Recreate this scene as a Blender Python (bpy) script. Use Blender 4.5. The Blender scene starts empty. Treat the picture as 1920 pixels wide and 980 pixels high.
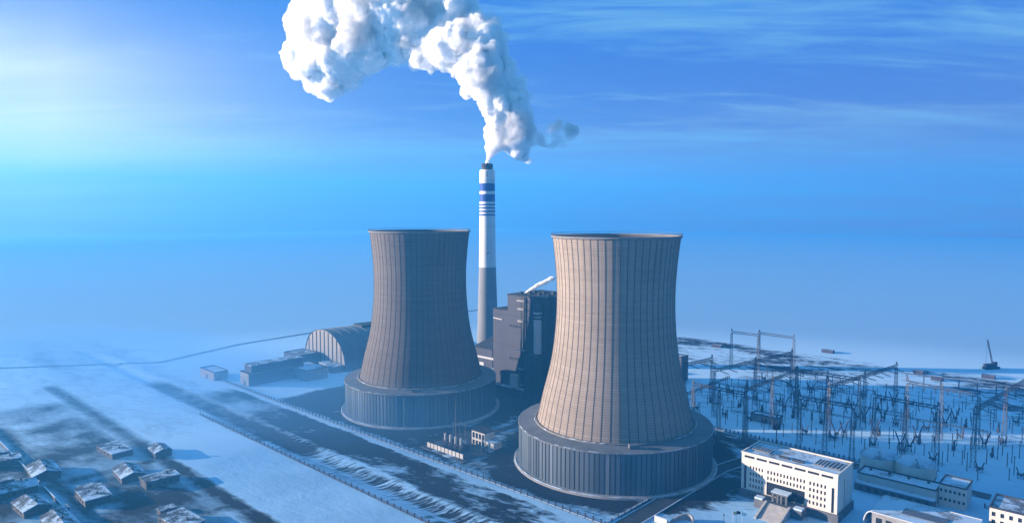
import bpy, bmesh, math, random
import numpy as np
from mathutils import Vector, Matrix, noise as mnoise

random.seed(7)
np.random.seed(7)
R = math.radians
scene = bpy.context.scene
col = scene.collection

# ------------------------------------------------------------------ camera
CAM_H, FPX, PITCH = 164.0, 1281.0, math.atan(90 / 1281.0)
cd = bpy.data.cameras.new("camera")
cam = bpy.data.objects.new("camera", cd)
col.objects.link(cam)
cam.location = (0, 0, CAM_H)
cam.rotation_euler = (math.pi / 2 - PITCH, 0, 0)
cd.sensor_width = 36.0
cd.lens = 36.0 * FPX / 1920.0
cd.clip_start = 1.0
cd.clip_end = 40000.0
scene.camera = cam

# ------------------------------------------------------------------ sky, sun, exposure
SUN_AZ, SUN_EL = R(-86.0), R(10.0)          # azimuth clockwise from +Y
to_sun = Vector((math.sin(SUN_AZ) * math.cos(SUN_EL), math.cos(SUN_AZ) * math.cos(SUN_EL), math.sin(SUN_EL)))
SKY_STRENGTH = 0.05
SUN_STRENGTH = 5.0
HAZE_DENSITY = 0.00032
EXPOSURE = 2.2

w = bpy.data.worlds.new("World")
scene.world = w
w.use_nodes = True
nt = w.node_tree
nt.nodes.clear()


class NB:
    """tiny node-graph builder"""
    def __init__(self, tree):
        self.t = tree

    def n(self, kind, ins=None, **props):
        nd = self.t.nodes.new(kind)
        for k, v in props.items():
            setattr(nd, k, v)
        for k, v in (ins or {}).items():
            s = nd.inputs[k]
            if isinstance(v, bpy.types.NodeSocket):
                self.t.links.new(v, s)
            else:
                s.default_value = v
        return nd

    def math(self, op, a, b=None, c=None, clamp=False):
        nd = self.t.nodes.new("ShaderNodeMath")
        nd.operation = op
        nd.use_clamp = clamp
        for i, v in enumerate((a, b, c)):
            if v is None:
                continue
            if isinstance(v, bpy.types.NodeSocket):
                self.t.links.new(v, nd.inputs[i])
            else:
                nd.inputs[i].default_value = v
        return nd.outputs[0]

    def mix(self, f, a, b, blend='MIX'):
        nd = self.t.nodes.new("ShaderNodeMix")
        nd.data_type = 'RGBA'
        nd.blend_type = blend
        for s, v in ((nd.inputs[0], f), (nd.inputs[6], a), (nd.inputs[7], b)):
            if isinstance(v, bpy.types.NodeSocket):
                self.t.links.new(v, s)
            else:
                s.default_value = (*v, 1) if isinstance(v, tuple) and len(v) == 3 else v
        return nd.outputs[2]

    def ramp(self, f, lo, hi, a=0.0, b=1.0):
        nd = self.n("ShaderNodeMapRange", {"From Min": lo, "From Max": hi, "To Min": a, "To Max": b}, interpolation_type='SMOOTHSTEP')
        self.t.links.new(f, nd.inputs[0])
        return nd.outputs[0]

    def noise(self, vec, scale, detail=4.0, rough=0.55, dist=0.0):
        nd = self.n("ShaderNodeTexNoise", {"Scale": scale, "Detail": detail, "Roughness": rough, "Distortion": dist})
        if vec is not None:
            self.t.links.new(vec, nd.inputs["Vector"])
        return nd.outputs["Fac"]


B = NB(nt)
sky = B.n("ShaderNodeTexSky", sky_type='NISHITA', sun_disc=False, sun_elevation=SUN_EL, sun_rotation=SUN_AZ % (2 * math.pi),
          altitude=300.0, air_density=1.0, dust_density=0.6, ozone_density=3.0)
tint = B.mix(1.0, sky.outputs[0], (0.0, 0.13, 0.70), 'MULTIPLY')
# cold winter air: compress the glare of the low sun, x / (1 + x / k) per channel
inv = B.n("ShaderNodeVectorMath", {0: tint, 1: (1.0, 1.0 / 0.9, 1.0 / 2.4)}, operation='MULTIPLY')
inv = B.n("ShaderNodeVectorMath", {0: inv.outputs[0], 1: (1.0, 1.0, 1.0)}, operation='ADD')
base = B.n("ShaderNodeVectorMath", {0: tint, 1: inv.outputs[0]}, operation='DIVIDE').outputs[0]
# blue floor over the whole dome, added to lift the skylight
base = B.n("ShaderNodeVectorMath", {0: base, 1: (0.0, 0.72, 3.4)}, operation='MAXIMUM').outputs[0]
tc = B.n("ShaderNodeTexCoord")
sep = B.n("ShaderNodeSeparateXYZ", {0: tc.outputs["Generated"]})
up = B.math('ABSOLUTE', sep.outputs[2])
zz = B.math('ADD', up, 0.10)
cp = B.n("ShaderNodeCombineXYZ", {0: B.math('DIVIDE', sep.outputs[0], zz), 1: B.math('DIVIDE', sep.outputs[1], zz), 2: 0.0})
mp = B.n("ShaderNodeMapping", {0: cp.outputs[0], "Rotation": (0, 0, R(-24)), "Scale": (0.42, 1.5, 1.0), "Location": (3.3, 1.1, 0)})
n1 = B.noise(mp.outputs[0], 0.55, 8.0, 0.62, 0.6)
n2 = B.noise(mp.outputs[0], 2.6, 8.0, 0.66, 0.9)
cl = B.math('ADD', B.math('MULTIPLY', n1, 0.66), B.math('MULTIPLY', n2, 0.34))
cloud = B.ramp(cl, 0.475, 0.65, 0.0, 0.85)
# ground mist seen edge-on, thin ice cloud, and a painted sun-side glow
mist = B.math('POWER', 2.718, B.math('MULTIPLY', up, -7.5))
skyc = B.mix(B.math('MULTIPLY', mist, 0.97), base, (1.7, 0.92, 0.70))
skyc = B.mix(cloud, skyc, (1.0, 2.3, 3.4))
vd = B.n("ShaderNodeVectorMath", {0: tc.outputs["Generated"], 1: tuple(to_sun)}, operation='DOT_PRODUCT')
fwd = B.math('MULTIPLY', B.math('POWER', B.math('MAXIMUM', vd.outputs["Value"], 0.0), 3.4), 5.2, clamp=True)
lowz = B.math('POWER', 2.718, B.math('MULTIPLY', B.math('POWER', B.math('DIVIDE', B.math('SUBTRACT', sep.outputs[2], 0.10), 0.12), 2.0), -1.0))
sheet = B.ramp(B.math('ADD', sep.outputs[2], B.math('MULTIPLY', B.math('SUBTRACT', cl, 0.5), -0.55)), 0.175, 0.09)
sheet = B.math('MULTIPLY', B.math('MULTIPLY', sheet, B.math('SUBTRACT', 1.0, mist)), B.math('ADD', 0.50, B.math('MULTIPLY', fwd, 0.5)))
skyc = B.mix(sheet, skyc, (1.9, 2.2, 2.6))
sun_glow = B.math('MULTIPLY', B.math('MULTIPLY', fwd, lowz), B.ramp(n1, 0.25, 0.65, 0.7, 1.0), clamp=True)
skyc = B.mix(sun_glow, skyc, (6.0, 5.6, 5.2))
# added for the light: unseen sky brightened overhead, dimmed behind the camera
skyc = B.mix(B.ramp(sep.outputs[2], 0.36, 0.75, 0.0, 0.95), skyc, (1.0, 2.5, 3.9))
back = B.ramp(sep.outputs[1], -0.55, 0.20, 0.25, 1.0)
skyc = B.mix(1.0, skyc, B.n("ShaderNodeCombineColor", {0: back, 1: back, 2: back}).outputs[0], 'MULTIPLY')
bg = B.n("ShaderNodeBackground", {0: skyc, 1: SKY_STRENGTH})
wo = B.n("ShaderNodeOutputWorld", {0: bg.outputs[0]})

sd = bpy.data.lights.new("sun", 'SUN')
sd.energy = SUN_STRENGTH
sd.angle = R(0.6)
sd.color = (1.0, 0.80, 0.62)
sun = bpy.data.objects.new("sun", sd)
sun.rotation_euler = to_sun.to_track_quat('Z', 'Y').to_euler()
sun.location = (-300, 0, 300)
col.objects.link(sun)

scene.view_settings.view_transform = 'Standard'
scene.view_settings.look = 'None'
scene.view_settings.exposure = EXPOSURE
scene.view_settings.gamma = 1.0
scene.view_settings.use_curve_mapping = False
cyc = scene.cycles
cyc.max_bounces = 8
cyc.diffuse_bounces = 3
cyc.glossy_bounces = 2
cyc.transmission_bounces = 2
cyc.volume_bounces = 4
cyc.transparent_max_bounces = 12
cyc.volume_step_rate = 2.0
cyc.volume_max_steps = 256
cyc.use_denoising = True

# ------------------------------------------------------------------ ground frame of the plant
PLANT = R(-43.0)                         # the plant is laid out on one grid, turned by this
CU, SU = math.cos(PLANT), math.sin(PLANT)


def ray(px, py):
    """direction of a sight line from the camera station (photo pixels)"""
    x, y = (px - 960) / FPX, -(py - 490) / FPX
    return x, math.cos(PITCH) + y * math.sin(PITCH), -math.sin(PITCH) + y * math.cos(PITCH)


def on_ground(px, py, z=0.0):
    d = ray(px, py)
    t = (z - CAM_H) / d[2]
    return d[0] * t, d[1] * t


def at_depth(px, py, y):
    d = ray(px, py)
    t = y / d[1]
    return Vector((d[0] * t, y, CAM_H + d[2] * t))


def uv(u, v):
    return u * CU - v * SU, u * SU + v * CU


def to_uv(x, y):
    return x * CU + y * SU, -x * SU + y * CU


# ------------------------------------------------------------------ materials
def new_mat(name):
    m = bpy.data.materials.new(name)
    m.use_nodes = True
    t = m.node_tree
    t.nodes.clear()
    b = NB(t)
    p = b.n("ShaderNodeBsdfPrincipled", {"Specular IOR Level": 0.12})
    o = b.n("ShaderNodeOutputMaterial", {0: p.outputs[0]})
    return m, b, p, o


def link(b, a, s):
    b.t.links.new(a, s)


def plain(name, c, rough=0.8, var=0.25, scale=0.15, metal=0.0, streak=False):
    m, b, p, o = new_mat(name)
    g = b.n("ShaderNodeTexCoord")
    vec = g.outputs["Object"]
    if streak:
        mpn = b.n("ShaderNodeMapping", {0: vec, "Scale": (1.0, 1.0, 0.12)})
        vec = mpn.outputs[0]
    f = b.noise(vec, scale, 6.0, 0.65)
    f2 = b.noise(vec, scale * 9, 4.0, 0.6)
    k = b.math('ADD', b.math('MULTIPLY', f, 0.7), b.math('MULTIPLY', f2, 0.3))
    lo = tuple(x * (1 - var) for x in c)
    hi = tuple(min(1, x * (1 + var)) for x in c)
    cc = b.mix(b.ramp(k, 0.3, 0.7), lo, hi)
    link(b, cc, p.inputs["Base Color"])
    p.inputs["Roughness"].default_value = rough
    p.inputs["Metallic"].default_value = metal
    return m


def shell_material(name, base):
    m, b, p, o = new_mat(name)
    g = b.n("ShaderNodeTexCoord")
    s = b.n("ShaderNodeSeparateXYZ", {0: g.outputs["Object"]})
    ang = b.math('ARCTAN2', s.outputs[1], s.outputs[0])
    z = s.outputs[2]
    # formwork lifts: rings 1.5 m high, each cast with a slightly different tone
    ring = b.math('DIVIDE', z, 1.55)
    ringi = b.math('FLOOR', ring)
    fr = b.math('FRACT', ring)
    panel = b.math('FLOOR', b.math('MULTIPLY', ang, 56 / (2 * math.pi)))
    wn = b.n("ShaderNodeTexWhiteNoise", noise_dimensions='2D')
    cmb = b.n("ShaderNodeCombineXYZ", {0: ringi, 1: panel, 2: 0.0})
    link(b, cmb.outputs[0], wn.inputs["Vector"])
    wr = b.n("ShaderNodeTexWhiteNoise", noise_dimensions='1D')
    link(b, ringi, wr.inputs["W"])
    joint = b.math('MULTIPLY', b.math('LESS_THAN', fr, 0.2), 0.26)
    # weather streaks running down
    sv = b.n("ShaderNodeCombineXYZ", {0: b.math('MULTIPLY', ang, 40.0), 1: b.math('MULTIPLY', z, 0.03), 2: 0.0})
    st = b.noise(sv.outputs[0], 1.0, 6.0, 0.7)
    big = b.noise(g.outputs["Object"], 0.03, 5.0, 0.6)
    tone = b.math('ADD', b.math('MULTIPLY', wn.outputs[0], 0.10), b.math('MULTIPLY', wr.outputs[0], 0.12))
    tone = b.math('ADD', tone, b.math('MULTIPLY', st, 0.34))
    tone = b.math('ADD', tone, b.math('MULTIPLY', big, 0.40))
    drip = b.math('MULTIPLY', b.ramp(b.noise(b.n("ShaderNodeCombineXYZ", {0: b.math('MULTIPLY', ang, 26.0), 1: b.math('MULTIPLY', z, 0.012), 2: 3.0}).outputs[0], 1.0, 5.0, 0.7), 0.45, 0.75), b.math('ADD', 0.10, b.ramp(z, 100.0, 149.0, 0.0, 0.26)))
    tone = b.math('SUBTRACT', tone, drip)
    tone = b.math('SUBTRACT', tone, joint)
    tone = b.math('ADD', tone, 0.57)
    c = b.mix(1.0, base, b.n("ShaderNodeCombineColor", {0: tone, 1: tone, 2: tone}).outputs[0], 'MULTIPLY')
    link(b, c, p.inputs["Base Color"])
    p.inputs["Roughness"].default_value = 0.9
    return m


def screen_material():
    m, b, p, o = new_mat("screen_cladding")
    g = b.n("ShaderNodeTexCoord")
    s = b.n("ShaderNodeSeparateXYZ", {0: g.outputs["Object"]})
    ang = b.math('ARCTAN2', s.outputs[1], s.outputs[0])
    pi_ = b.math('FLOOR', b.math('ADD', b.math('MULTIPLY', ang, 132 / (2 * math.pi)), 0.5))
    wn = b.n("ShaderNodeTexWhiteNoise", noise_dimensions='1D')
    link(b, pi_, wn.inputs["W"])
    blk = b.n("ShaderNodeTexWhiteNoise", noise_dimensions='1D')
    link(b, b.math('FLOOR', b.math('MULTIPLY', pi_, 0.21)), blk.inputs["W"])
    sv = b.n("ShaderNodeCombineXYZ", {0: b.math('MULTIPLY', ang, 160.0), 1: b.math('MULTIPLY', s.outputs[2], 0.05), 2: 0.0})
    st = b.noise(sv.outputs[0], 1.0, 5.0, 0.7)
    t = b.math('ADD', b.math('MULTIPLY', wn.outputs[0], 0.45), b.math('MULTIPLY', blk.outputs[0], 0.35))
    t = b.math('ADD', t, b.math('MULTIPLY', st, 0.4))
    t = b.math('ADD', t, 0.35)
    c = b.mix(1.0, (0.115, 0.145, 0.175), b.n("ShaderNodeCombineColor", {0: t, 1: t, 2: t}).outputs[0], 'MULTIPLY')
    link(b, c, p.inputs["Base Color"])
    p.inputs["Roughness"].default_value = 0.5
    p.inputs["Metallic"].default_value = 0.25
    return m


def snow_roof_material(name, bare=(0.16, 0.16, 0.17), amount=0.72, scale=0.09):
    m, b, p, o = new_mat(name)
    g = b.n("ShaderNodeTexCoord")
    f = b.math('ADD', b.math('MULTIPLY', b.noise(g.outputs["Object"], scale, 7.0, 0.62, 0.5), 0.75),
               b.math('MULTIPLY', b.noise(g.outputs["Object"], scale * 8, 4.0, 0.6), 0.25))
    k = b.ramp(f, 0.62 - 0.34 * amount, 0.78 - 0.34 * amount)
    link(b, b.mix(k, bare, (0.46, 0.60, 0.76)), p.inputs["Base Color"])  # snow tone holds the same painted skylight blue as the ground
    p.inputs["Roughness"].default_value = 0.85
    return m


def banded_paint():
    """white chimney paint with two broad and four narrow blue bands"""
    m, b, p, o = new_mat("chimney_paint")
    g = b.n("ShaderNodeTexCoord")
    s = b.n("ShaderNodeSeparateXYZ", {0: g.outputs["Object"]})
    z = s.outputs[2]
    tot = None
    for y0, y1 in ((344, 358.6), (364, 377.8), (382.2, 385), (388, 391), (394.4, 397.4), (400.8, 404)):
        z1, z0 = 210 - (y0 - 320) * 0.5777, 210 - (y1 - 320) * 0.5777
        k = b.math('MULTIPLY', b.math('GREATER_THAN', z, z0), b.math('LESS_THAN', z, z1))
        tot = k if tot is None else b.math('ADD', tot, k)
    nz = b.noise(b.n("ShaderNodeMapping", {0: g.outputs["Object"], "Scale": (1, 1, 0.08)}).outputs[0], 0.35, 5.0, 0.65)
    wh = b.mix(b.ramp(nz, 0.3, 0.7), (0.66, 0.67, 0.68), (0.80, 0.80, 0.80))
    c = b.mix(tot, wh, (0.012, 0.06, 0.30))
    link(b, c, p.inputs["Base Color"])
    p.inputs["Roughness"].default_value = 0.55
    return m


def ground_material():
    m, b, p, o = new_mat("snowy_ground")
    g = b.n("ShaderNodeNewGeometry")
    pos = g.outputs["Position"]
    at = b.n("ShaderNodeAttribute", attribute_name="bare")
    soft = b.n("ShaderNodeAttribute", attribute_name="soft")
    vt = b.n("ShaderNodeMapping", {0: pos, "Rotation": (0, 0, R(43 - 12))})
    va = b.n("ShaderNodeMapping", {0: vt.outputs[0], "Scale": (0.45, 1.0, 1.0)})
    na = b.noise(va.outputs[0], 0.075, 8.0, 0.62, 0.9)
    nb_ = b.noise(va.outputs[0], 0.32, 6.0, 0.6, 0.4)
    nc = b.noise(pos, 0.02, 5.0, 0.6)
    f = b.math('ADD', b.math('MULTIPLY', na, 0.62), b.math('MULTIPLY', nb_, 0.38))
    # bare where the melt value beats the drift noise; the edge is crisp or blown soft
    sk = b.n("ShaderNodeAttribute", attribute_name="streak")
    vs_ = b.n("ShaderNodeMapping", {0: b.n("ShaderNodeMapping", {0: pos, "Rotation": (0, 0, R(43 + 14))}).outputs[0], "Scale": (1.0, 0.10, 1.0)})
    ns = b.noise(vs_.outputs[0], 0.42, 6.0, 0.66, 0.5)
    f = b.math('ADD', b.math('MULTIPLY', f, b.math('SUBTRACT', 1.0, sk.outputs["Fac"])), b.math('MULTIPLY', ns, sk.outputs["Fac"]))
    d = b.math('SUBTRACT', b.math('ADD', at.outputs["Fac"], b.math('MULTIPLY', b.math('SUBTRACT', f, 0.5), 2.1)), 0.5)
    wdt = b.math('ADD', b.math('MULTIPLY', soft.outputs["Fac"], 0.5), 0.07)
    k = b.math('ADD', b.math('DIVIDE', d, b.math('MULTIPLY', wdt, 2.0)), 0.5, clamp=True)
    shade_lift = b.ramp(b.n("ShaderNodeVectorMath", {0: pos}, operation='LENGTH').outputs["Value"], 470.0, 560.0)
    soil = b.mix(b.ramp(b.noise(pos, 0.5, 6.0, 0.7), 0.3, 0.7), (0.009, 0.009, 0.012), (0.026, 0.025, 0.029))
    snow = b.mix(b.ramp(nc, 0.3, 0.7), (0.28, 0.48, 0.68), (0.37, 0.60, 0.82))  # blue of the skylight is painted into the snow colour
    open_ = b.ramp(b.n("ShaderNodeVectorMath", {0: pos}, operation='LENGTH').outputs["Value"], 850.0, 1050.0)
    snow = b.mix(shade_lift, snow, b.mix(open_, (0.52, 0.72, 0.88), (0.32, 0.52, 0.70)))  # paler colour offsets the towers' shade; far snow toned to the fog
    k2 = b.math('MULTIPLY', b.ramp(nb_, 0.55, 0.75, 0.0, 0.15), b.math('SUBTRACT', 1.0, shade_lift))
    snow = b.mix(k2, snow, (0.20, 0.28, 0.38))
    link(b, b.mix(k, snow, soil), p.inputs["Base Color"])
    p.inputs["Roughness"].default_value = 0.9
    hgt = b.math('ADD', b.math('MULTIPLY', f, 1.2), b.math('MULTIPLY', k, -0.5))
    rough_ = b.math('MULTIPLY', b.math('SUBTRACT', 1.0, shade_lift), b.math('SUBTRACT', 1.0, b.math('MULTIPLY', soft.outputs["Fac"], 0.8)))
    bp = b.n("ShaderNodeBump", {"Strength": b.math('MULTIPLY', rough_, 0.6), "Distance": 1.0, "Height": hgt})
    link(b, bp.outputs[0], p.inputs["Normal"])
    return m


M = {}
M['shell'] = shell_material("shell_concrete", (0.29, 0.24, 0.20))
M['shell_dark'] = shell_material("dark_shell_concrete", (0.145, 0.128, 0.122))  # same concrete in a darker base colour
M['rib'] = plain("rib_concrete", (0.10, 0.088, 0.084), 0.9, 0.25, 0.3)
M['inner'] = plain("inner_concrete", (0.10, 0.10, 0.105), 0.95, 0.2, 0.1)
M['rim'] = plain("rim_concrete", (0.20, 0.19, 0.185), 0.85, 0.2, 0.3)
M['screen'] = screen_material()
M['kerb'] = plain("kerb_concrete", (0.30, 0.29, 0.30), 0.9, 0.2, 0.2)
M['ringroof'] = plain("ring_roof_metal", (0.15, 0.16, 0.175), 0.7, 0.2, 0.12)
M['snow'] = plain("settled_snow", (0.50, 0.62, 0.76), 0.85, 0.06, 0.2)  # snow with skylight blue put into its colour
M['paint'] = banded_paint()
M['chim_grey'] = plain("chimney_concrete", (0.24, 0.245, 0.26), 0.9, 0.14, 0.12, streak=True)
M['flue'] = plain("flue_steel", (0.035, 0.035, 0.04), 0.6, 0.3, 0.4)
M['clad'] = plain("boiler_cladding", (0.075, 0.077, 0.10), 0.7, 0.13, 0.1, streak=True)
M['clad_dark'] = plain("dark_cladding", (0.060, 0.065, 0.092), 0.7, 0.2, 0.1, streak=True)
M['steel'] = plain("dark_steel", (0.05, 0.055, 0.065), 0.6, 0.25, 0.5)
M['galv'] = plain("galvanised_steel", (0.13, 0.14, 0.155), 0.55, 0.2, 0.5, metal=0.3)
M['pale'] = plain("pale_metal", (0.55, 0.55, 0.56), 0.5, 0.12, 0.4)
M['roof_dark'] = plain("dark_roof", (0.05, 0.055, 0.065), 0.8, 0.3, 0.15)
M['white_wall'] = plain("white_render", (0.64, 0.59, 0.53), 0.8, 0.07, 0.12, streak=True)
M['plinth'] = plain("plinth_stone", (0.12, 0.125, 0.135), 0.8, 0.2, 0.3)
M['glass'] = plain("dark_glass", (0.018, 0.023, 0.030), 0.12, 0.2, 0.4)
M['glass'].node_tree.nodes['Principled BSDF'].inputs['Specular IOR Level'].default_value = 0.4
M['roofsnow'] = snow_roof_material("snowy_roof", amount=0.78)
M['roofsnow2'] = snow_roof_material("snowy_roof_worn", (0.12, 0.125, 0.14), amount=0.55, scale=0.13)
M['roofold'] = snow_roof_material("village_roof", (0.06, 0.065, 0.075), amount=0.6, scale=0.11)
M['hall'] = plain("hall_cladding", (0.25, 0.245, 0.245), 0.8, 0.12, 0.06, streak=True)
M['hallroof'] = plain("hall_roof", (0.16, 0.19, 0.22), 0.75, 0.15, 0.04)
M['tank'] = plain("tank_paint", (0.72, 0.66, 0.58), 0.7, 0.12, 0.12, streak=True)
M['brick'] = plain("house_brick", (0.10, 0.095, 0.10), 0.9, 0.3, 0.3)
M['render_grey'] = plain("house_render", (0.30, 0.29, 0.28), 0.9, 0.2, 0.25)
M['asphalt'] = plain("asphalt", (0.045, 0.047, 0.052), 0.9, 0.35, 0.08)
M['slush'] = snow_roof_material("slushy_road", (0.07, 0.07, 0.075), amount=0.35, scale=0.06)
M['fence'] = plain("fence_iron", (0.06, 0.06, 0.07), 0.7, 0.3, 0.5)
M['stone'] = plain("step_stone", (0.42, 0.40, 0.39), 0.8, 0.15, 0.3)
M['flag_dark'] = plain("flag_cloth_dark", (0.05, 0.035, 0.06), 0.9, 0.2, 1.0)
M['flag_pale'] = plain("flag_cloth_pale", (0.55, 0.50, 0.26), 0.9, 0.1, 1.0)
M['flag_white'] = plain("flag_cloth_white", (0.75, 0.76, 0.78), 0.9, 0.06, 1.0)
M['porcelain'] = plain("insulator_porcelain", (0.055, 0.05, 0.06), 0.4, 0.25, 1.0)


# ------------------------------------------------------------------ mesh helpers
class MB:
    def __init__(self):
        self.v, self.f, self.s = [], [], []

    def add(self, vs, fs, smooth=False):
        o = len(self.v)
        self.v += [tuple(x) for x in vs]
        self.f += [tuple(i + o for i in f) for f in fs]
        self.s += [smooth] * len(fs)
        return self

    def box(self, x0, x1, y0, y1, z0, z1):
        return self.add([(x0, y0, z0), (x1, y0, z0), (x1, y1, z0), (x0, y1, z0), (x0, y0, z1), (x1, y0, z1), (x1, y1, z1), (x0, y1, z1)],
                        [(3, 2, 1, 0), (4, 5, 6, 7), (0, 1, 5, 4), (1, 2, 6, 5), (2, 3, 7, 6), (3, 0, 4, 7)])

    def bar(self, a, b, w, h=None):
        """box-section bar between two points"""
        a, b = Vector(a), Vector(b)
        h = h or w
        d = (b - a).normalized()
        up = Vector((0, 0, 1)) if abs(d.z) < 0.9 else Vector((0, 1, 0))
        s = d.cross(up).normalized() * w / 2
        t = s.cross(d).normalized() * h / 2
        vs = [a - s - t, a + s - t, a + s + t, a - s + t, b - s - t, b + s - t, b + s + t, b - s + t]
        return self.add(vs, [(3, 2, 1, 0), (4, 5, 6, 7), (0, 1, 5, 4), (1, 2, 6, 5), (2, 3, 7, 6), (3, 0, 4, 7)])

    def tube(self, pts, r, n=10, smooth=True):
        pts = [Vector(p) for p in pts]
        rs = r if isinstance(r, (list, tuple)) else [r] * len(pts)
        o = []
        for i, p in enumerate(pts):
            d = (pts[min(i + 1, len(pts) - 1)] - pts[max(i - 1, 0)]).normalized()
            up = Vector((0, 0, 1)) if abs(d.z) < 0.9 else Vector((0, 1, 0))
            s = d.cross(up).normalized()
            t = s.cross(d)
            o += [p + (s * math.cos(2 * math.pi * k / n) + t * math.sin(2 * math.pi * k / n)) * rs[i] for k in range(n)]
        fs = [(i * n + k, i * n + (k + 1) % n, (i + 1) * n + (k + 1) % n, (i + 1) * n + k) for i in range(len(pts) - 1) for k in range(n)]
        self.add(o, fs, smooth)
        self.add(o[:n], [tuple(range(n))[::-1]])
        self.add(o[-n:], [tuple(range(n))])
        return self

    def lathe(self, prof, n=64, cx=0, cy=0, smooth=True, closed=False):
        vs = [(cx + r * math.cos(2 * math.pi * k / n), cy + r * math.sin(2 * math.pi * k / n), z) for r, z in prof for k in range(n)]
        m = len(prof)
        rng = range(m) if closed else range(m - 1)
        fs = [(i * n + k, i * n + (k + 1) % n, ((i + 1) % m) * n + (k + 1) % n, ((i + 1) % m) * n + k) for i in rng for k in range(n)]
        return self.add(vs, fs, smooth)

    def disc(self, r, z, n=64, cx=0, cy=0):
        return self.add([(cx + r * math.cos(2 * math.pi * k / n), cy + r * math.sin(2 * math.pi * k / n), z) for k in range(n)], [tuple(range(n))])

    def build(self, name, mat, parent=None, loc=None, rz=0.0):
        me = bpy.data.meshes.new(name)
        me.from_pydata(self.v, [], self.f)
        me.polygons.foreach_set("use_smooth", self.s)
        if mat is not None:
            me.materials.append(mat)
        me.update()
        o = bpy.data.objects.new(name, me)
        col.objects.link(o)
        if parent is not None:
            o.parent = parent
        if loc is not None:
            o.location = loc
        o.rotation_euler.z = rz
        return o


def tag(o, label=None, cat=None, group=None, kind=None):
    if label:
        o['label'] = label
    if cat:
        o['category'] = cat
    if group:
        o['group'] = group
    if kind:
        o['kind'] = kind
    return o


def thing(name, loc, label, cat, rz=0.0, group=None):
    o = bpy.data.objects.new(name, None)
    o.empty_display_size = 2.0
    o.location = (loc[0], loc[1], loc[2] if len(loc) > 2 else 0.0)
    o.rotation_euler.z = rz
    col.objects.link(o)
    return tag(o, label, cat, group)


def copy_tree(o, parent=None):
    c = o.copy()
    col.objects.link(c)
    if parent is not None:
        c.parent = parent
    for ch in list(o.children):
        copy_tree(ch, c)
    return c


def wall_with_openings(mb, x0, x1, z0, z1, opens, depth, y=0.0):
    """wall facing -y between x0..x1, z0..z1 with real openings (a, b, c, d) = x range, z range, revealed to depth"""
    xs = sorted({x0, x1, *[a for o in opens for a in o[:2]]})
    zs = sorted({z0, z1, *[a for o in opens for a in o[2:4]]})
    for i in range(len(xs) - 1):
        for j in range(len(zs) - 1):
            mx, mz = (xs[i] + xs[i + 1]) / 2, (zs[j] + zs[j + 1]) / 2
            if any(a < mx < b_ and c < mz < d for a, b_, c, d in opens):
                continue
            mb.add([(xs[i], y, zs[j]), (xs[i + 1], y, zs[j]), (xs[i + 1], y, zs[j + 1]), (xs[i], y, zs[j + 1])], [(0, 1, 2, 3)])
    for a, b_, c, d in opens:
        p = [(a, y, c), (b_, y, c), (b_, y, d), (a, y, d)]
        q = [(v[0], y + depth, v[2]) for v in p]
        mb.add(p + q, [(0, 4, 5, 1), (1, 5, 6, 2), (2, 6, 7, 3), (3, 7, 4, 0)])


def pane(parent, a, b_, c, d, y, mat=None, name='window', t=0.08):
    return MB().box(a + 0.01, b_ - 0.01, y - t, y, c + 0.01, d - 0.01).build(name, mat or M['glass'], parent)


# ------------------------------------------------------------------ ground
def value_noise(x, y, scale, seed):
    out = np.empty(x.shape)
    xf, yf = x.ravel() / scale, y.ravel() / scale
    o = out.ravel()
    for i in range(len(xf)):
        o[i] = mnoise.fractal(Vector((xf[i], yf[i], seed)), 1.0, 2.1, 4)
    return out


def sstep(a, b_, x):
    t = np.clip((x - a) / (b_ - a), 0, 1)
    return t * t * (3 - 2 * t)


def band(x, a, b_, s):
    return sstep(a - s, a + s, x) * (1 - sstep(b_ - s, b_ + s, x))


# road lines and lanes of the village, in plant coordinates: (axis, centre, from, to, half width)
VILLAGE_LANES = [('v', 168, -760, -250, 5.5), ('u', -372, 20, 168, 5.0), ('v', 108, -640, -372, 4.5), ('u', -478, 20, 168, 4.5), ('v', 52, -640, -300, 4.5)]


def ground_height(U, V):
    h = np.zeros_like(U)
    # shallow bank and ditch between the white track and the patchy field
    inb = band(U, -900, -180, 30)
    h += inb * (-1.3 * band(V, 236, 246, 4) + 0.5 * band(V, 251, 258, 5))
    return h


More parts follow.
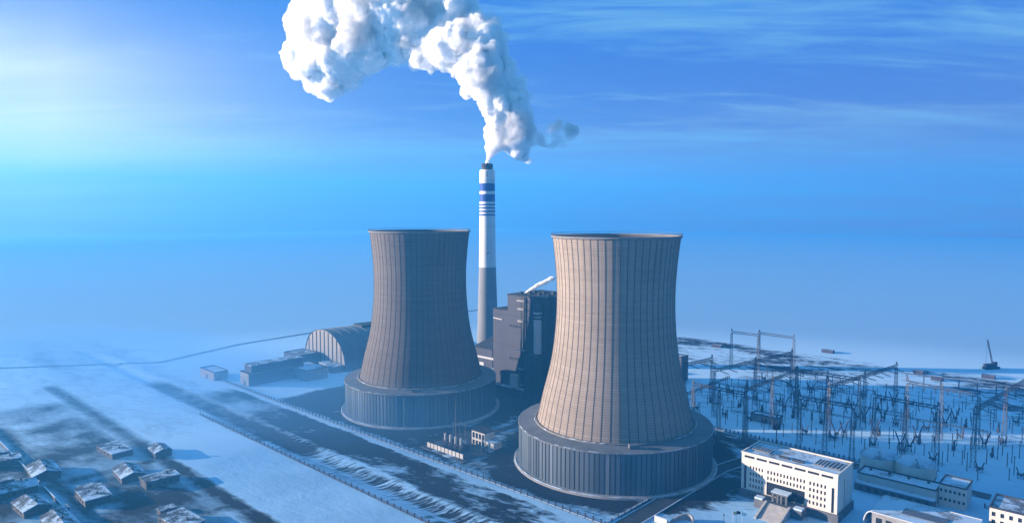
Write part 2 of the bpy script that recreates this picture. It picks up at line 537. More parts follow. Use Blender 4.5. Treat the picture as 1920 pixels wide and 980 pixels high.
def build_ground():
    def axis(lo, hi, step, far):
        a = list(np.arange(lo, hi + step / 2, step))
        g, s, x = [], step, hi
        while x < far:
            s *= 1.35
            x = min(far, x + s)
            g.append(x)
        l, s, x = [], step, lo
        while x > -far:
            s *= 1.35
            x = max(-far, x - s)
            l.append(x)
        return np.array(l[::-1] + a + g)
    # grid in plant coordinates so bands run straight along it
    us = axis(-800, 60, 4.0, 5600)
    vs = axis(10, 780, 3.2, 5600)
    U, V = np.meshgrid(us, vs)
    X, Y = U * CU - V * SU, U * SU + V * CU
    n1 = value_noise(U, V, 60, 3.3)
    n2 = value_noise(U, V, 22, 8.1)
    n3 = value_noise(U * 0.4, V, 45, 1.7)
    bare = 0.04 + 0 * U
    soft = 0.15 + 0 * U
    yard = band(V, 292, 468, 5) * band(U, -560, -196, 12)
    bare = np.maximum(bare, yard * (0.66 + 0.45 * n1))
    # deep bare soil close round the towers
    for (tu, tv) in TOWERS_UV:
        r = np.hypot(U - tu, V - tv)
        bare = np.maximum(bare, (1 - sstep(72, 104, r)) * (0.86 + 0.5 * n2) * sstep(-220, -40, -V + tv + 60 - 0 * U) * band(V, 293, 470, 4))
    # ploughed snow on the yard roads
    # patchy field between fence and ditch
    field = band(V, 252, 285, 4) * band(U, -620, -150, 20)
    bare = np.maximum(bare, field * (0.53 + 0.4 * n1 + 0.3 * n3))
    bare = np.maximum(bare, band(V, 252, 286, 5) * band(U, -545, -395, 25) * (0.82 + 0.3 * n1))
    bare *= 1 - 0.95 * band(V, 285.5, 288.5, 1.5) * band(U, -640, -205, 8)
    bare *= 1 - 0.75 * band(V, 290, 294, 2) * band(U, -520, -340, 8)
    # bank and ditch
    ditch = band(V, 233, 251, 4) * band(U, -705, -410, 18)
    bare = np.maximum(bare, ditch * (0.92 + 0.2 * n2))
    bank = band(V, 237, 251, 3) * band(U, -430, -170, 15)
    bare = np.maximum(bare, bank * (0.56 + 0.35 * n2))
    # rough grass on the near side of the ditch
    bare = np.maximum(bare, band(V, 226, 238, 4) * band(U, -560, -200, 20) * (0.36 + 0.35 * n1))
    # village ground and lanes
    vill = band(V, -50, 160, 10) * band(U, -690, -255, 15)
    bare = np.maximum(bare, vill * (0.66 + 0.9 * n1 + 0.35 * n2))
    for ax, c, a, b_, hw in VILLAGE_LANES:
        q, s_ = (V, U) if ax == 'v' else (U, V)
        bare = np.maximum(bare, band(q, c - hw, c + hw, 3.5) * band(s_, a, b_, 10) * 0.92)
    left = (1 - sstep(-560, -420, U)) * (1 - sstep(262, 300, V))
    soft = np.maximum(soft, np.maximum(left, (1 - sstep(150, 190, V))) * 1.0)
    # white track
    bare *= 1 - 0.95 * band(V, 184, 224, 5) * band(U, -700, -150, 15)
    # drifts: leftmost fields
    fieldw = band(V, 180, 330, 20) * (1 - sstep(-900, -640, U))
    bare = np.maximum(bare, fieldw * (0.12 + 0.5 * n3))
    # switchyard: thin trampled patches, more of them towards its far end
    sw = band(V, 482, 820, 10) * band(U, -620, 40, 20)
    bare = np.maximum(bare, sw * (0.16 + 0.30 * n3 + 0.30 * sstep(610, 700, V)))
    bare = np.maximum(bare, band(V, 462, 478, 3) * band(U, -420, -60, 20) * (0.55 + 0.3 * n2))
    bare *= 1 - 0.9 * band(V, 395, 460, 6) * band(U, -150, 0, 10)
    streak = np.maximum(band(V, 236, 252, 2) * band(U, -470, -170, 15), 0.6 * band(V, 226, 237, 2) * band(U, -520, -190, 15))
    streak = np.maximum(streak, yard * 0.35)
    # open country
    far = sstep(900, 1300, np.hypot(X, Y))
    bare = bare * (1 - far) + far * -0.45
    soft = np.maximum(soft, far)
    Z = ground_height(U, V) + 0.10 * n2 * (1 - far)
    me = bpy.data.meshes.new("ground")
    ny, nx = U.shape
    vv = np.stack([X, Y, Z], -1).reshape(-1, 3)
    idx = np.arange(ny * nx).reshape(ny, nx)
    fc = np.stack([idx[:-1, :-1], idx[:-1, 1:], idx[1:, 1:], idx[1:, :-1]], -1).reshape(-1, 4)
    me.from_pydata(vv.tolist(), [], fc.tolist())
    for nme, a in (("bare", bare), ("soft", soft), ("streak", streak)):
        at = me.attributes.new(nme, 'FLOAT', 'POINT')
        at.data.foreach_set("value", np.clip(a, -0.5, 1.2).ravel().astype(np.float32))
    me.polygons.foreach_set("use_smooth", [True] * len(me.polygons))
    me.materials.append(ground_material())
    o = bpy.data.objects.new("ground", me)
    col.objects.link(o)
    tag(o, "snow covered plain with bare soil patches round the power station", "ground", kind="structure")


RT = (68.2, 448.0)
LT = (-77.5, 575.0)
TOWERS_UV = [to_uv(*RT), to_uv(*LT)]
build_ground()


def strip(name, pts, width, z, mat, label, thick=0.0, kerb=0.0):
    """road sheet along points; returns the object"""
    mb = MB()
    P = [Vector((p[0], p[1], 0)) for p in pts]
    dense = [P[0]]
    for a, b_ in zip(P, P[1:]):
        k = max(1, int((b_ - a).length / 12))
        dense += [a.lerp(b_, (i + 1) / k) for i in range(k)]
    L, Rr = [], []
    for i, p in enumerate(dense):
        d = (dense[min(i + 1, len(dense) - 1)] - dense[max(i - 1, 0)]).normalized()
        n = Vector((-d.y, d.x, 0)) * width / 2
        L.append(p + n)
        Rr.append(p - n)
    n = len(dense)
    mb.add([(q.x, q.y, z) for q in L + Rr], [(i, n + i, n + i + 1, i + 1) for i in range(n - 1)])
    o = mb.build(name, mat)
    tag(o, label, "road", kind="structure")
    if kerb:
        for side, nm in ((L, 1), (Rr, -1)):
            kb = MB()
            for a, b_ in zip(side, side[1:]):
                kb.bar((a.x, a.y, z + 0.05), (b_.x, b_.y, z + 0.05), 0.5, 0.34)
            k = kb.build("kerb", M['snow'], o)
    return o


# ------------------------------------------------------------------ cooling towers
K = 0.98
SHELL_PROFILE = [(52.0, 26.5), (50.6, 30), (47.6, 44), (45.0, 54), (42.6, 64), (40.9, 74), (39.7, 84), (38.9, 94), (38.5, 104), (38.5, 114), (39.0, 124), (39.8, 134), (40.8, 143), (41.6, 149.0)]


def smooth_profile(p, n):
    out = []
    m = len(p)
    for i in range(m - 1):
        p0, p1, p2, p3 = p[max(i - 1, 0)], p[i], p[i + 1], p[min(i + 2, m - 1)]
        for j in range(n):
            t = j / n
            q = []
            for k in range(2):
                q.append(0.5 * (2 * p1[k] + (p2[k] - p0[k]) * t + (2 * p0[k] - 5 * p1[k] + 4 * p2[k] - p3[k]) * t * t + (3 * p1[k] - p0[k] - 3 * p2[k] + p3[k]) * t ** 3))
            out.append((q[0], q[1]))
    out.append(p[-1])
    return out


def cooling_tower(loc, label, phase, skin):
    t = thing('cooling_tower', loc, label, 'cooling tower', phase)
    prof = smooth_profile(SHELL_PROFILE, 3)
    inner = [(r - 0.9, z) for r, z in prof][::-1]
    MB().lathe(prof, 224).build('shell', M[skin], t)
    MB().lathe(inner, 96).build('inner_lining', M['inner'], t)
    # meridian ribs
    rb = MB()
    for k in range(56):
        a = 2 * math.pi * k / 56
        vs, fs = [], []
        c, s = math.cos(a), math.sin(a)
        for (r, z) in prof:
            for dr, dt in ((-0.1, -0.24), (0.13, -0.24), (0.13, 0.24), (-0.1, 0.24)):
                vs.append(((r + dr) * c - dt * s, (r + dr) * s + dt * c, z))
        for i in range(len(prof) - 1):
            q = i * 4
            fs += [(q, q + 1, q + 5, q + 4), (q + 1, q + 2, q + 6, q + 5), (q + 2, q + 3, q + 7, q + 6)]
        rb.add(vs, fs)
    rb.build('meridian_rib', M['rib'], t)
    # crown ring with walkway
    MB().lathe([(41.4, 148.0), (42.0, 148.3), (42.5, 148.7), (42.5, 149.5), (42.3, 149.7), (40.6, 149.7), (40.4, 149.2), (40.7, 148.0)], 160, smooth=False, closed=True).build('rim', M['rim'], t)
    rl = MB()
    for zz_ in (150.7, 151.2):
        rl.lathe([(42.22, zz_ - 0.05), (42.32, zz_ - 0.05), (42.32, zz_ + 0.05), (42.22, zz_ + 0.05)], 120, closed=True)
    for k in range(120):
        a = 2 * math.pi * k / 120
        rl.bar((42.27 * math.cos(a), 42.27 * math.sin(a), 149.7), (42.27 * math.cos(a), 42.27 * math.sin(a), 151.2), 0.1)
    rl.build('rim_railing', M['galv'], t)
    # wind screen: 132 clad bays with recessed slots between them
    N, r0, h = 132, 63.6, 25.6
    sc = MB()
    for k in range(N):
        a0 = 2 * math.pi * (k - 0.40) / N
        a1 = 2 * math.pi * (k + 0.40) / N
        a2 = 2 * math.pi * (k + 0.60) / N
        skew = random.uniform(-0.12, 0.12)
        P = [(r0 + skew, a0), (r0 - skew, a1), (r0 - 0.75, a1), (r0 - 0.75, a2), (r0, a2)]
        vs = [(r * math.cos(a), r * math.sin(a), z) for z in (1.1, h) for r, a in P]
        sc.add(vs, [(i, i + 1, i + 6, i + 5) for i in range(4)])
    sc.build('wind_screen', M['screen'], t)
    # walkway roof of the screen, its edge upstand and the kerb below
    MB().lathe([(64.1, 25.4), (64.1, 26.1), (63.4, 26.2), (58, 26.6), (52.2, 27.2)], 160, smooth=False).build('screen_roof', M['ringroof'], t)
    MB().lathe([(52.2, 26.6), (53.0, 26.7), (53.0, 28.0), (52.0, 28.2)], 160, smooth=False).build('shell_foot', M['rim'], t)
    MB().lathe([(62.3, 1.4), (65.8, 1.3), (66.8, 0.9), (67.0, -0.6)], 160, smooth=False).build('base_kerb', M['kerb'], t)
    sn = MB()

    def arcs(r, z, wdt, hgt, n, lo, hi):
        for _ in range(n):
            a = random.uniform(0, 2 * math.pi)
            da = random.uniform(lo, hi)
            m = max(2, int(da / 0.02))
            pts = [(r * math.cos(a + da * i / m), r * math.sin(a + da * i / m), z) for i in range(m + 1)]
            rr = [max(0.04, hgt * math.sin(math.pi * i / m) * random.uniform(0.7, 1.1)) for i in range(m + 1)]
            sn.tube(pts, rr, 6)
    arcs(63.8, 26.2, 0.4, 0.20, 90, 0.02, 0.08)
    arcs(53.2, 28.0, 0.4, 0.26, 46, 0.02, 0.16)
    arcs(66.1, 1.25, 0.6, 0.34, 60, 0.05, 0.30)
    tag(sn.build('snow', M['snow'], t), kind='stuff')
    hx = MB().box(-2.6, 2.6, -57.5, -54.0, 26.8, 29.0)
    hx.build('access_hatch', M['ringroof'], t, rz=R(3) - phase)
    return t


cooling_tower(RT, "large beige cooling tower standing nearest the white office building", 0.03, 'shell')
cooling_tower(LT, "cooling tower in front of the chimney and arched hall, hazier and darker than its twin", 0.06, 'shell_dark')

# ------------------------------------------------------------------ chimney
CH = (-26.6, 740.0)
t = thing('chimney', CH, "tall slim chimney, white with blue bands above a grey lower half", 'chimney')
prof = [(12.4, 0), (11.9, 20), (11.2, 42), (10.3, 70), (9.2, 106)]
MB().lathe(prof, 48).build('lower_shaft', M['chim_grey'], t)
MB().lathe([(9.22, 106), (8.7, 140), (8.35, 175), (8.15, 210), (7.4, 210.6), (5.4, 210.7)], 48).build('upper_shaft', M['paint'], t)
fl = MB().lathe([(5.9, 210.4), (5.9, 217.2), (5.3, 217.2), (5.2, 212.0)], 32, smooth=True)
fl.build('flue', M['flue'], t)
MB().lathe([(6.0, 214.6), (6.4, 214.6), (6.4, 215.3), (6.0, 215.3)], 32, closed=True).build('flue_ring', M['steel'], t)
for z_, a in ((206.5, -92), (203.6, -92), (121, -84)):
    c, s = math.cos(R(a)), math.sin(R(a))
    r = 8.2 if z_ > 150 else 9.0
    MB().box(c * r - 0.6, c * r + 0.6, s * r - 0.25, s * r + 0.5, z_, z_ + 1.3).build('inspection_opening', M['glass'], t)
for z_, r in ((199.0, 8.5), (150.0, 8.9), (80.0, 10.3)):
    MB().lathe([(r - 0.5, z_), (r + 0.25, z_), (r + 0.25, z_ + 0.35), (r - 0.5, z_ + 0.35)], 40, closed=True).build('service_ring', M['pale'] if z_ > 106 else M['chim_grey'], t)


# ------------------------------------------------------------------ steam
def billow(p, s):
    d, _ = mnoise.voronoi(p / s, distance_metric='DISTANCE')
    return 1.0 - min(1.0, d[0] * d[0] * 1.35)


def steam_mesh(puffs, depth, vox, amps, name, seed=0, drift=0.0, fine=0.0):
    rnd = random.Random(seed)
    bm = bmesh.new()
    for px, py, rp in puffs:
        dep = depth + max(0.0, 905 - px) * drift
        r = rp * dep / FPX
        c = at_depth(px, py, dep + rnd.uniform(-0.35, 0.35) * r)
        bmesh.ops.create_icosphere(bm, subdivisions=2, radius=r, matrix=Matrix.Translation(c) @ Matrix.Diagonal((1, rnd.uniform(0.85, 1.1), rnd.uniform(0.9, 1.08), 1)))
    me = bpy.data.meshes.new(name + "_raw")
    bm.to_mesh(me)
    bm.free()
    ob = bpy.data.objects.new(name, me)
    col.objects.link(ob)
    md = ob.modifiers.new("remesh", 'REMESH')
    md.mode = 'VOXEL'
    md.voxel_size = vox
    sm = ob.modifiers.new("smooth", 'SMOOTH')
    sm.factor = 0.5
    sm.iterations = 8
    dg = bpy.context.evaluated_depsgraph_get()
    me2 = bpy.data.meshes.new_from_object(ob.evaluated_get(dg))
    ob.modifiers.clear()
    ob.data = me2
    bpy.data.meshes.remove(me)
    me2.name = name
    sd_ = Vector((seed * 3.1, 7.7, seed * 1.3))
    base_c = at_depth(914, 306, depth)
    for (s, amp) in amps:
        co = np.empty(len(me2.vertices) * 3)
        me2.vertices.foreach_get("co", co)
        no = [v.normal.copy() for v in me2.vertices]
        co = co.reshape(-1, 3)
        for i in range(len(co)):
            p = Vector(co[i])
            dist = (p - base_c).length
            fade = min(1.0, 0.22 + dist / 90.0)
            wob = Vector((mnoise.noise(p / (s * 1.3)), mnoise.noise(p / (s * 1.3) + Vector((9, 0, 0))), mnoise.noise(p / (s * 1.3) + Vector((0, 9, 0))))) * s * 0.5
            k = billow(p + wob + sd_ * s, s) - 0.45
            co[i] += np.array(no[i]) * (amp * fade * k)
        me2.vertices.foreach_set("co", co.ravel())
        me2.update()
        bm = bmesh.new()
        bm.from_mesh(me2)
        for _ in range(4):
            bmesh.ops.smooth_vert(bm, verts=bm.verts, factor=0.35, use_axis_x=True, use_axis_y=True, use_axis_z=True)
        bm.to_mesh(me2)
        bm.free()
        me2.update()
    # torn fine structure on top of the billows
    if fine:
        co = np.empty(len(me2.vertices) * 3)
        me2.vertices.foreach_get("co", co)
        co = co.reshape(-1, 3)
        no = [v.normal.copy() for v in me2.vertices]
        for i in range(len(co)):
            p = Vector(co[i])
            k = min(1.0, 0.25 + (p - base_c).length / 80.0)
            co[i] += np.array(no[i]) * (fine * k * mnoise.fractal(p / 13.0, 0.75, 2.1, 5))
        me2.vertices.foreach_set("co", co.ravel())
        me2.update()
    me2.polygons.foreach_set("use_smooth", [True] * len(me2.polygons))
    return ob


def steam_material(name):
    m, b, p, o = new_mat(name)
    p.inputs["Base Color"].default_value = (0.93, 0.94, 0.96, 1)
    p.inputs["Roughness"].default_value = 1.0
    p.inputs["Specular IOR Level"].default_value = 0.0
    p.inputs["Subsurface Weight"].default_value = 1.0
    p.inputs["Subsurface Radius"].default_value = (1.0, 1.0, 1.0)
    p.inputs["Subsurface Scale"].default_value = 7.0
    return m


M['steam'] = steam_material("dense_steam")


def wisp_material(name, dens, lo=0.44, hi=0.66, sc=0.045):
    m = bpy.data.materials.new(name)
    m.use_nodes = True
    m.node_tree.nodes.clear()
    b = NB(m.node_tree)
    g = b.n("ShaderNodeTexCoord")
    f = b.noise(g.outputs["Object"], sc, 5.0, 0.62, 0.5)
    d = b.math('MULTIPLY', b.ramp(f, lo, hi), dens)
    v = b.n("ShaderNodeVolumePrincipled", {"Color": (0.95, 0.96, 0.98, 1), "Anisotropy": 0.2, "Density": d})
    b.n("ShaderNodeOutputMaterial", {"Volume": v.outputs[0]})
    return m


M['vapour'] = wisp_material("thin_vapour", 0.22, 0.30, 0.62, 0.06)
M['wisp'] = wisp_material("stray_vapour", 0.55)
PUFFS = [(914, 306, 8), (916, 299, 9), (918, 291, 11), (922, 280, 14), (928, 264, 18), (932, 256, 20), (936, 240, 22), (939, 222, 24), (936, 204, 26), (928, 184, 28), (916, 164, 31), (905, 145, 34),
         (956, 264, 20), (970, 278, 18), (984, 293, 11), (957, 248, 23), (966, 232, 24), (965, 208, 24), (958, 184, 26), (948, 160, 28), (940, 130, 28), (926, 96, 20), (918, 112, 30), (898, 120, 36),
         (905, 78, 32), (888, 92, 38), (888, 52, 26), (866, 72, 42), (850, 92, 36), (822, 92, 30), (812, 104, 22), (792, 100, 18), (775, 92, 20), (835, 52, 44), (800, 62, 40), (770, 48, 46), (850, 16, 36), (815, 2, 34),
         (742, 28, 52), (705, 22, 58), (672, 26, 62), (640, 40, 60), (612, 62, 52), (590, 84, 42), (580, 52, 38), (572, 110, 30), (596, 126, 36), (614, 146, 28), (622, 160, 14), (640, 112, 44), (668, 92, 40), (695, 76, 36), (645, 140, 18), (735, 72, 40), (712, 96, 30), (752, 92, 24), (690, 104, 24),
         (585, 14, 36), (604, -6, 42), (660, -10, 50), (720, -10, 50), (775, -4, 44), (884, 168, 12), (872, 172, 9)]
plume = thing('steam_plume', (CH[0], CH[1], 217.0), "huge white plume billowing out of the banded chimney across the sky", 'steam')


def hang(o, root):
    """make a mesh built in world space a part of its thing"""
    o.parent = root
    o.matrix_parent_inverse = Matrix.Translation(-root.location)


core = steam_mesh([(a, b_, r * 0.80) for a, b_, r in PUFFS], 742, 1.5, ((42, 17), (18, 6.5), (8.5, 2.6)), 'dense_steam', 1, 0.26, 4.2)
core.data.materials.append(M['steam'])
hang(core, plume)
vap = steam_mesh([(a + 2, b_ - 1, r * 0.98 + 2) for a, b_, r in PUFFS if b_ < 297], 743, 2.2, ((42, 17), (18, 7.5), (8.5, 3.0)), 'thin_vapour', 1, 0.26, 6.0)
vap.data.materials.append(M['vapour'])
hang(vap, plume)
wisp = steam_mesh([(976, 240, 18), (990, 246, 17), (1002, 258, 15), (1018, 262, 14), (1034, 266, 14), (1052, 266, 13), (1066, 258, 13), (1074, 246, 12), (1060, 238, 12), (1043, 238, 15), (1030, 246, 12)], 744, 1.4, ((9, 3.5), (4, 1.5)), 'stray_wisp', 5)
wisp.data.materials.append(M['wisp'])
hang(wisp, plume)

small = steam_mesh([(977 + 62 * q, 556 - 36 * q ** 0.8, 1.5 + 2.6 * math.sin(math.pi * min(1, q * 0.62 + 0.05))) for q in [i / 30 for i in range(31)]], 632, 0.6, ((4, 1.2), (1.8, 0.5)), 'steam_trail', 2)
small.data.materials.append(M['steam'])
tag(small, "thin white steam trail drifting off the boiler house roof", "steam")

# ------------------------------------------------------------------ boiler house
BU, BV = to_uv(-4, 626)
t = thing('boiler_house', (-4, 626), "massive grey windowless boiler house with stepped roof beside the chimney", 'power house', PLANT)
# local x along the front (to the near side), local y away; front at y = 0
MB().box(0, 47, 0.0, 46, 0, 89).build('tall_block', M['clad'], t)
MB().box(-0.6, 47.6, -0.6, 46.6, 89, 90.2).build('parapet', M['roof_dark'], t)
MB().box(-20, -0.01, 1.2, 40, 0, 74).build('lower_block', M['clad'], t)
MB().box(-20.5, -0.02, 0.8, 40.4, 74, 75).build('lower_parapet', M['roof_dark'], t)
MB().box(47.01, 70, 6, 52, 0, 91).build('side_block', M['clad_dark'], t)
MB().box(33, 47, -14, -0.02, 0, 40).build('annex_block', M['clad_dark'], t)
MB().box(-20.2, 47.2, -0.25, 0.0, 70.0, 70.8).build('cladding_seam', M['clad_dark'], t)
for z_ in (14, 28, 42, 56, 80):
    MB().box(-0.1, 47.1, -0.16, 0.0, z_, z_ + 0.35).build('cladding_joint', M['clad_dark'], t)
for z_ in (14, 28, 42, 56):
    MB().box(-20.1, -0.1, 1.04, 1.2, z_, z_ + 0.35).build('cladding_joint', M['clad_dark'], t)
for z_ in (30, 60):
    for k in range(4):
        MB().box(2 + k * 3.6, 4.6 + k * 3.6, -0.3, -0.02, z_, z_ + 2.2).build('louvre', M['roof_dark'], t)
pr = MB()
for x_ in (18.3, 21.3):
    pr.tube([(x_, -1.6, 2), (x_, -1.6, 88.6), (x_, 1.5, 91.2)], 0.75, 8)
pr.build('riser_pipe', M['steel'], t)
for z_, L_ in ((85, 5.5), (77.5, 4.5), (66.5, 4.5), (40.5, 5.5), (23, 4.5), (8.5, 4.5)):
    pf = MB().box(19.8 - L_, 19.8 + L_ * 0.6, -3.4, -0.3, z_, z_ + 0.45)
    for q in range(5):
        x_ = 19.8 - L_ + q * L_ * 0.4
        pf.bar((x_, -3.35, z_ + 0.4), (x_, -3.35, z_ + 1.5), 0.12)
    pf.bar((19.8 - L_, -3.35, z_ + 1.5), (19.8 + L_ * 0.6, -3.35, z_ + 1.5), 0.15)
    pf.build('service_platform', M['pale'], t)
st = MB().lathe([(3.6, 41), (3.6, 74)], 24, 41, -5)
st.build('duct_stack', M['pale'], t)
MB().lathe([(3.7, 74), (3.7, 83), (3.1, 84.5), (0.1, 84.6)], 24, 41, -5).build('stack_cap', M['clad_dark'], t)
for z_ in (71.5, 76.2):
    MB().lathe([(3.65, z_), (3.85, z_), (3.85, z_ + 1.6), (3.65, z_ + 1.6)], 24, 41, -5, closed=True).build('stack_band', M['roof_dark'] if z_ < 74 else M['pale'], t)
for z_ in (84, 79, 74, 69):
    MB().box(56, 70.2, 5.4, 6, z_, z_ + 1.2).build('louvre_rail', M['pale'], t)
MB().bar((-19, 0.9, 66), (-8, 0.9, 65.4), 0.8).build('ledge', M['pale'], t)
dr = MB().box(6, 16, -3.5, -0.02, 0, 17)
dr.build('entrance_block', M['pale'], t)
MB().box(-20, 33, -9, -3.6, 0, 6).build('front_annex', M['clad'], t)
MB().box(-20.3, 33.3, -9.3, -3.3, 6, 6.5).build('front_annex_roof', M['roofsnow2'], t)
for q in range(7):
    x_, y_ = 5 + q * 5.6, 10 + (q * 13 % 26)
    MB().box(x_, x_ + 2.4, y_, y_ + 3, 90.2, 91.6 + (q % 3) * 0.7).build('roof_vent', M['roof_dark'], t)

# coal bunker bay and conveyor on the chimney side
t = thing('transfer_house', on_ground(905, 700), "dark transfer house with sloped roof between cooling tower and boiler house", 'plant building', PLANT)
MB().box(-12, 14, 0, 26, 0, 26).build('body', M['clad'], t)
MB().add([(-13, -1, 26), (15, -1, 26), (15, 27, 33), (-13, 27, 33), (-13, -1, 27), (15, -1, 27), (15, 27, 34), (-13, 27, 34)],
         [(3, 2, 1, 0), (4, 5, 6, 7), (0, 1, 5, 4), (1, 2, 6, 5), (2, 3, 7, 6), (3, 0, 4, 7)]).build('roof', M['roof_dark'], t)
MB().tube([(-12, -2.5, 18), (20, -2.5, 18)], 1.2, 10).build('pipe', M['pale'], t)
MB().box(-4, 2, -0.5, 0, 2, 12).build('door', M['pale'], t)
t = thing('pump_house', on_ground(934, 718), "small raised pump house with snowy roof in front of the boiler house", 'plant building', PLANT)
MB().box(-7, 7, 0, 10, 6, 13).build('body', M['clad'], t)
for x_ in (-6, 0, 6):
    MB().box(x_ - 0.5, x_ + 0.5, 1, 2, 0, 6).build('leg', M['steel'], t)
MB().box(-7.6, 7.6, -0.6, 10.6, 13, 13.6).build('roof', M['snow'], t)
MB().box(-7.4, 7.4, -0.8, 0, 5.4, 6).build('walkway', M['pale'], t)
for x_ in (-4.5, 2.0):
    MB().box(x_, x_ + 2.6, -0.1, 0.0, 8, 11.4).build('window', M['pale'], t)

# ------------------------------------------------------------------ arched coal hall
t = thing('arched_hall', (-237, 776), "huge barrel roofed storage hall behind the farther cooling tower", 'storage hall', R(-49.9))
W_, Hh, Ln = 100.0, 37.0, 150.0
arc = [(W_ / 2 - W_ / 2 * math.cos(math.pi * i / 36), Hh * math.sin(math.pi * i / 36) ** 0.8) for i in range(37)]
g = MB()
g.add([(x, 0, z) for x, z in arc], [tuple(range(37))])
g.build('gable', M['hall'], t)
rf = MB()
n = len(arc)
rf.add([(x, -0.8, z + 0.4) for x, z in arc] + [(x, Ln, z + 0.4) for x, z in arc], [(i, i + 1, n + i + 1, n + i) for i in range(n - 1)], True)
rf.build('vault', M['hallroof'], t)
fb = MB()
for i in range(1, 10):
    x = i * 10.0
    zz_ = Hh * math.sqrt(max(0, 1 - ((x - 50) / 50) ** 2)) ** 0.8
    fb.box(x - 0.45, x + 0.45, -0.6, -0.05, 0, zz_ - 0.6)
fb.build('gable_rib', M['clad_dark'], t)
rr = MB()
for k in range(1, 15):
    y = k * 10.0
    rr.tube([(x, y, z + 0.4) for x, z in arc], 0.35, 5)
rr.build('vault_rib', M['hallroof'], t)
MB().box(40, 60, 40, Ln - 20, Hh - 0.5, Hh + 2.2).build('ridge_vent', M['roof_dark'], t)
bx = MB().box(30, 39, -9, -1, 0, 9)
bx.build('porch', M['hall'], t)
MB().box(66, 99, -14, -2, 0, 6.5).build('side_store', M['hall'], t)
MB().box(65.5, 99.5, -14.5, -1.5, 6.5, 7).build('store_roof', M['roofsnow2'], t)


# ------------------------------------------------------------------ flat roofed works buildings
def works_building(name, loc, w_, d_, h_, label, wall=None, roof=None, cat='building', rz=PLANT, win=None, parapet=True, gr=None, door=True):
    t = thing(name, loc, label, cat, rz, gr)
    mb = MB()
    ops = []
    if win:
        nx, nz, ww, wh, z0, dz = win
        for i in range(nx):
            for j in range(nz):
                cx_ = w_ * (i + 0.5) / nx
                ops.append((cx_ - ww / 2, cx_ + ww / 2, z0 + j * dz, z0 + j * dz + wh))
    wall_with_openings(mb, 0, w_, 0, h_, ops, 0.5)
    mb.add([(w_, 0, 0), (w_, d_, 0), (w_, d_, h_), (w_, 0, h_)], [(0, 1, 2, 3)])
    mb.add([(w_, d_, 0), (0, d_, 0), (0, d_, h_), (w_, d_, h_)], [(0, 1, 2, 3)])
    mb.add([(0, d_, 0), (0, 0, 0), (0, 0, h_), (0, d_, h_)], [(0, 1, 2, 3)])
    mb.build('wall', wall or M['render_grey'], t)
    for o in ops:
        pane(t, *o, 0.5)
    MB().box(0.3, w_ - 0.3, 0.3, d_ - 0.3, h_ - 0.3, h_ - 0.02).build('roof', roof or M['roofsnow'], t)
    if parapet:
        pp = MB()
        for a in ((-0.25, w_ + 0.25, -0.25, 0.35), (-0.25, w_ + 0.25, d_ - 0.35, d_ + 0.25), (-0.25, 0.35, 0.35, d_ - 0.35), (w_ - 0.35, w_ + 0.25, 0.35, d_ - 0.35)):
            pp.box(a[0], a[1], a[2], a[3], h_ - 0.01, h_ + 0.7)
        pp.build('parapet', M['roof_dark'], t)
    if door and not win:
        MB().box(w_ * 0.42, w_ * 0.42 + min(4, w_ * 0.2), -0.12, -0.01, 0, min(4.2, h_ * 0.6)).build('door', M['clad_dark'], t)
    return t


t = works_building('workshop_hall', uv(-636, 297), 17, 58, 12, "long low workshop hall with a pale lit end wall and dark long side", M['render_grey'], M['roofsnow2'])
MB().box(2.5, 16.8, 3, 57, 11.99, 19).build('clerestory', M['clad_dark'], t)
MB().box(2.0, 17.2, 2.5, 57.5, 19, 19.6).build('clerestory_roof', M['roofsnow2'], t)
MB().box(17.02, 17.4, 0.5, 57.5, 0.0, 11.0).build('side_cladding', M['clad_dark'], t)
works_building('pump_station', uv(-634, 344), 38, 24, 10.5, "square pale pump station with snowy roof in front of the arched hall", M['render_grey'], M['roofsnow'])
works_building('gatehouse', uv(-697, 284), 32, 14, 8.0, "small pale store alone at the far end of the fence", M['render_grey'], M['roofsnow'])
works_building('fuel_store', uv(-690, 372), 30, 24, 12, "dark block shaped store behind the long workshop hall", M['clad_dark'], M['roofsnow2'])
works_building('switch_house', uv(-585, 392), 30, 14, 6.0, "low flat store at the foot of the arched hall", M['render_grey'], M['roofsnow2'])
works_building('valve_house', uv(-517, 372), 6, 7, 27.6, "narrow pale stair block against the wind screen of the farther cooling tower", M['pale'], M['roofsnow'])
works_building('relay_house', uv(-330, 452), 16, 10, 7.0, "small relay house between the two cooling towers", M['pale'], M['roofsnow2'])
works_building('cable_house', uv(-225, 520), 22, 9, 5.5, "low switchyard control hut with snowy roof behind the beige tower", M['render_grey'], M['roofsnow'])
works_building('control_tower', on_ground(1258, 712), 12, 12, 24, "plain pale block half hidden behind the beige tower at the switchyard", M['galv'], M['roofsnow2'])


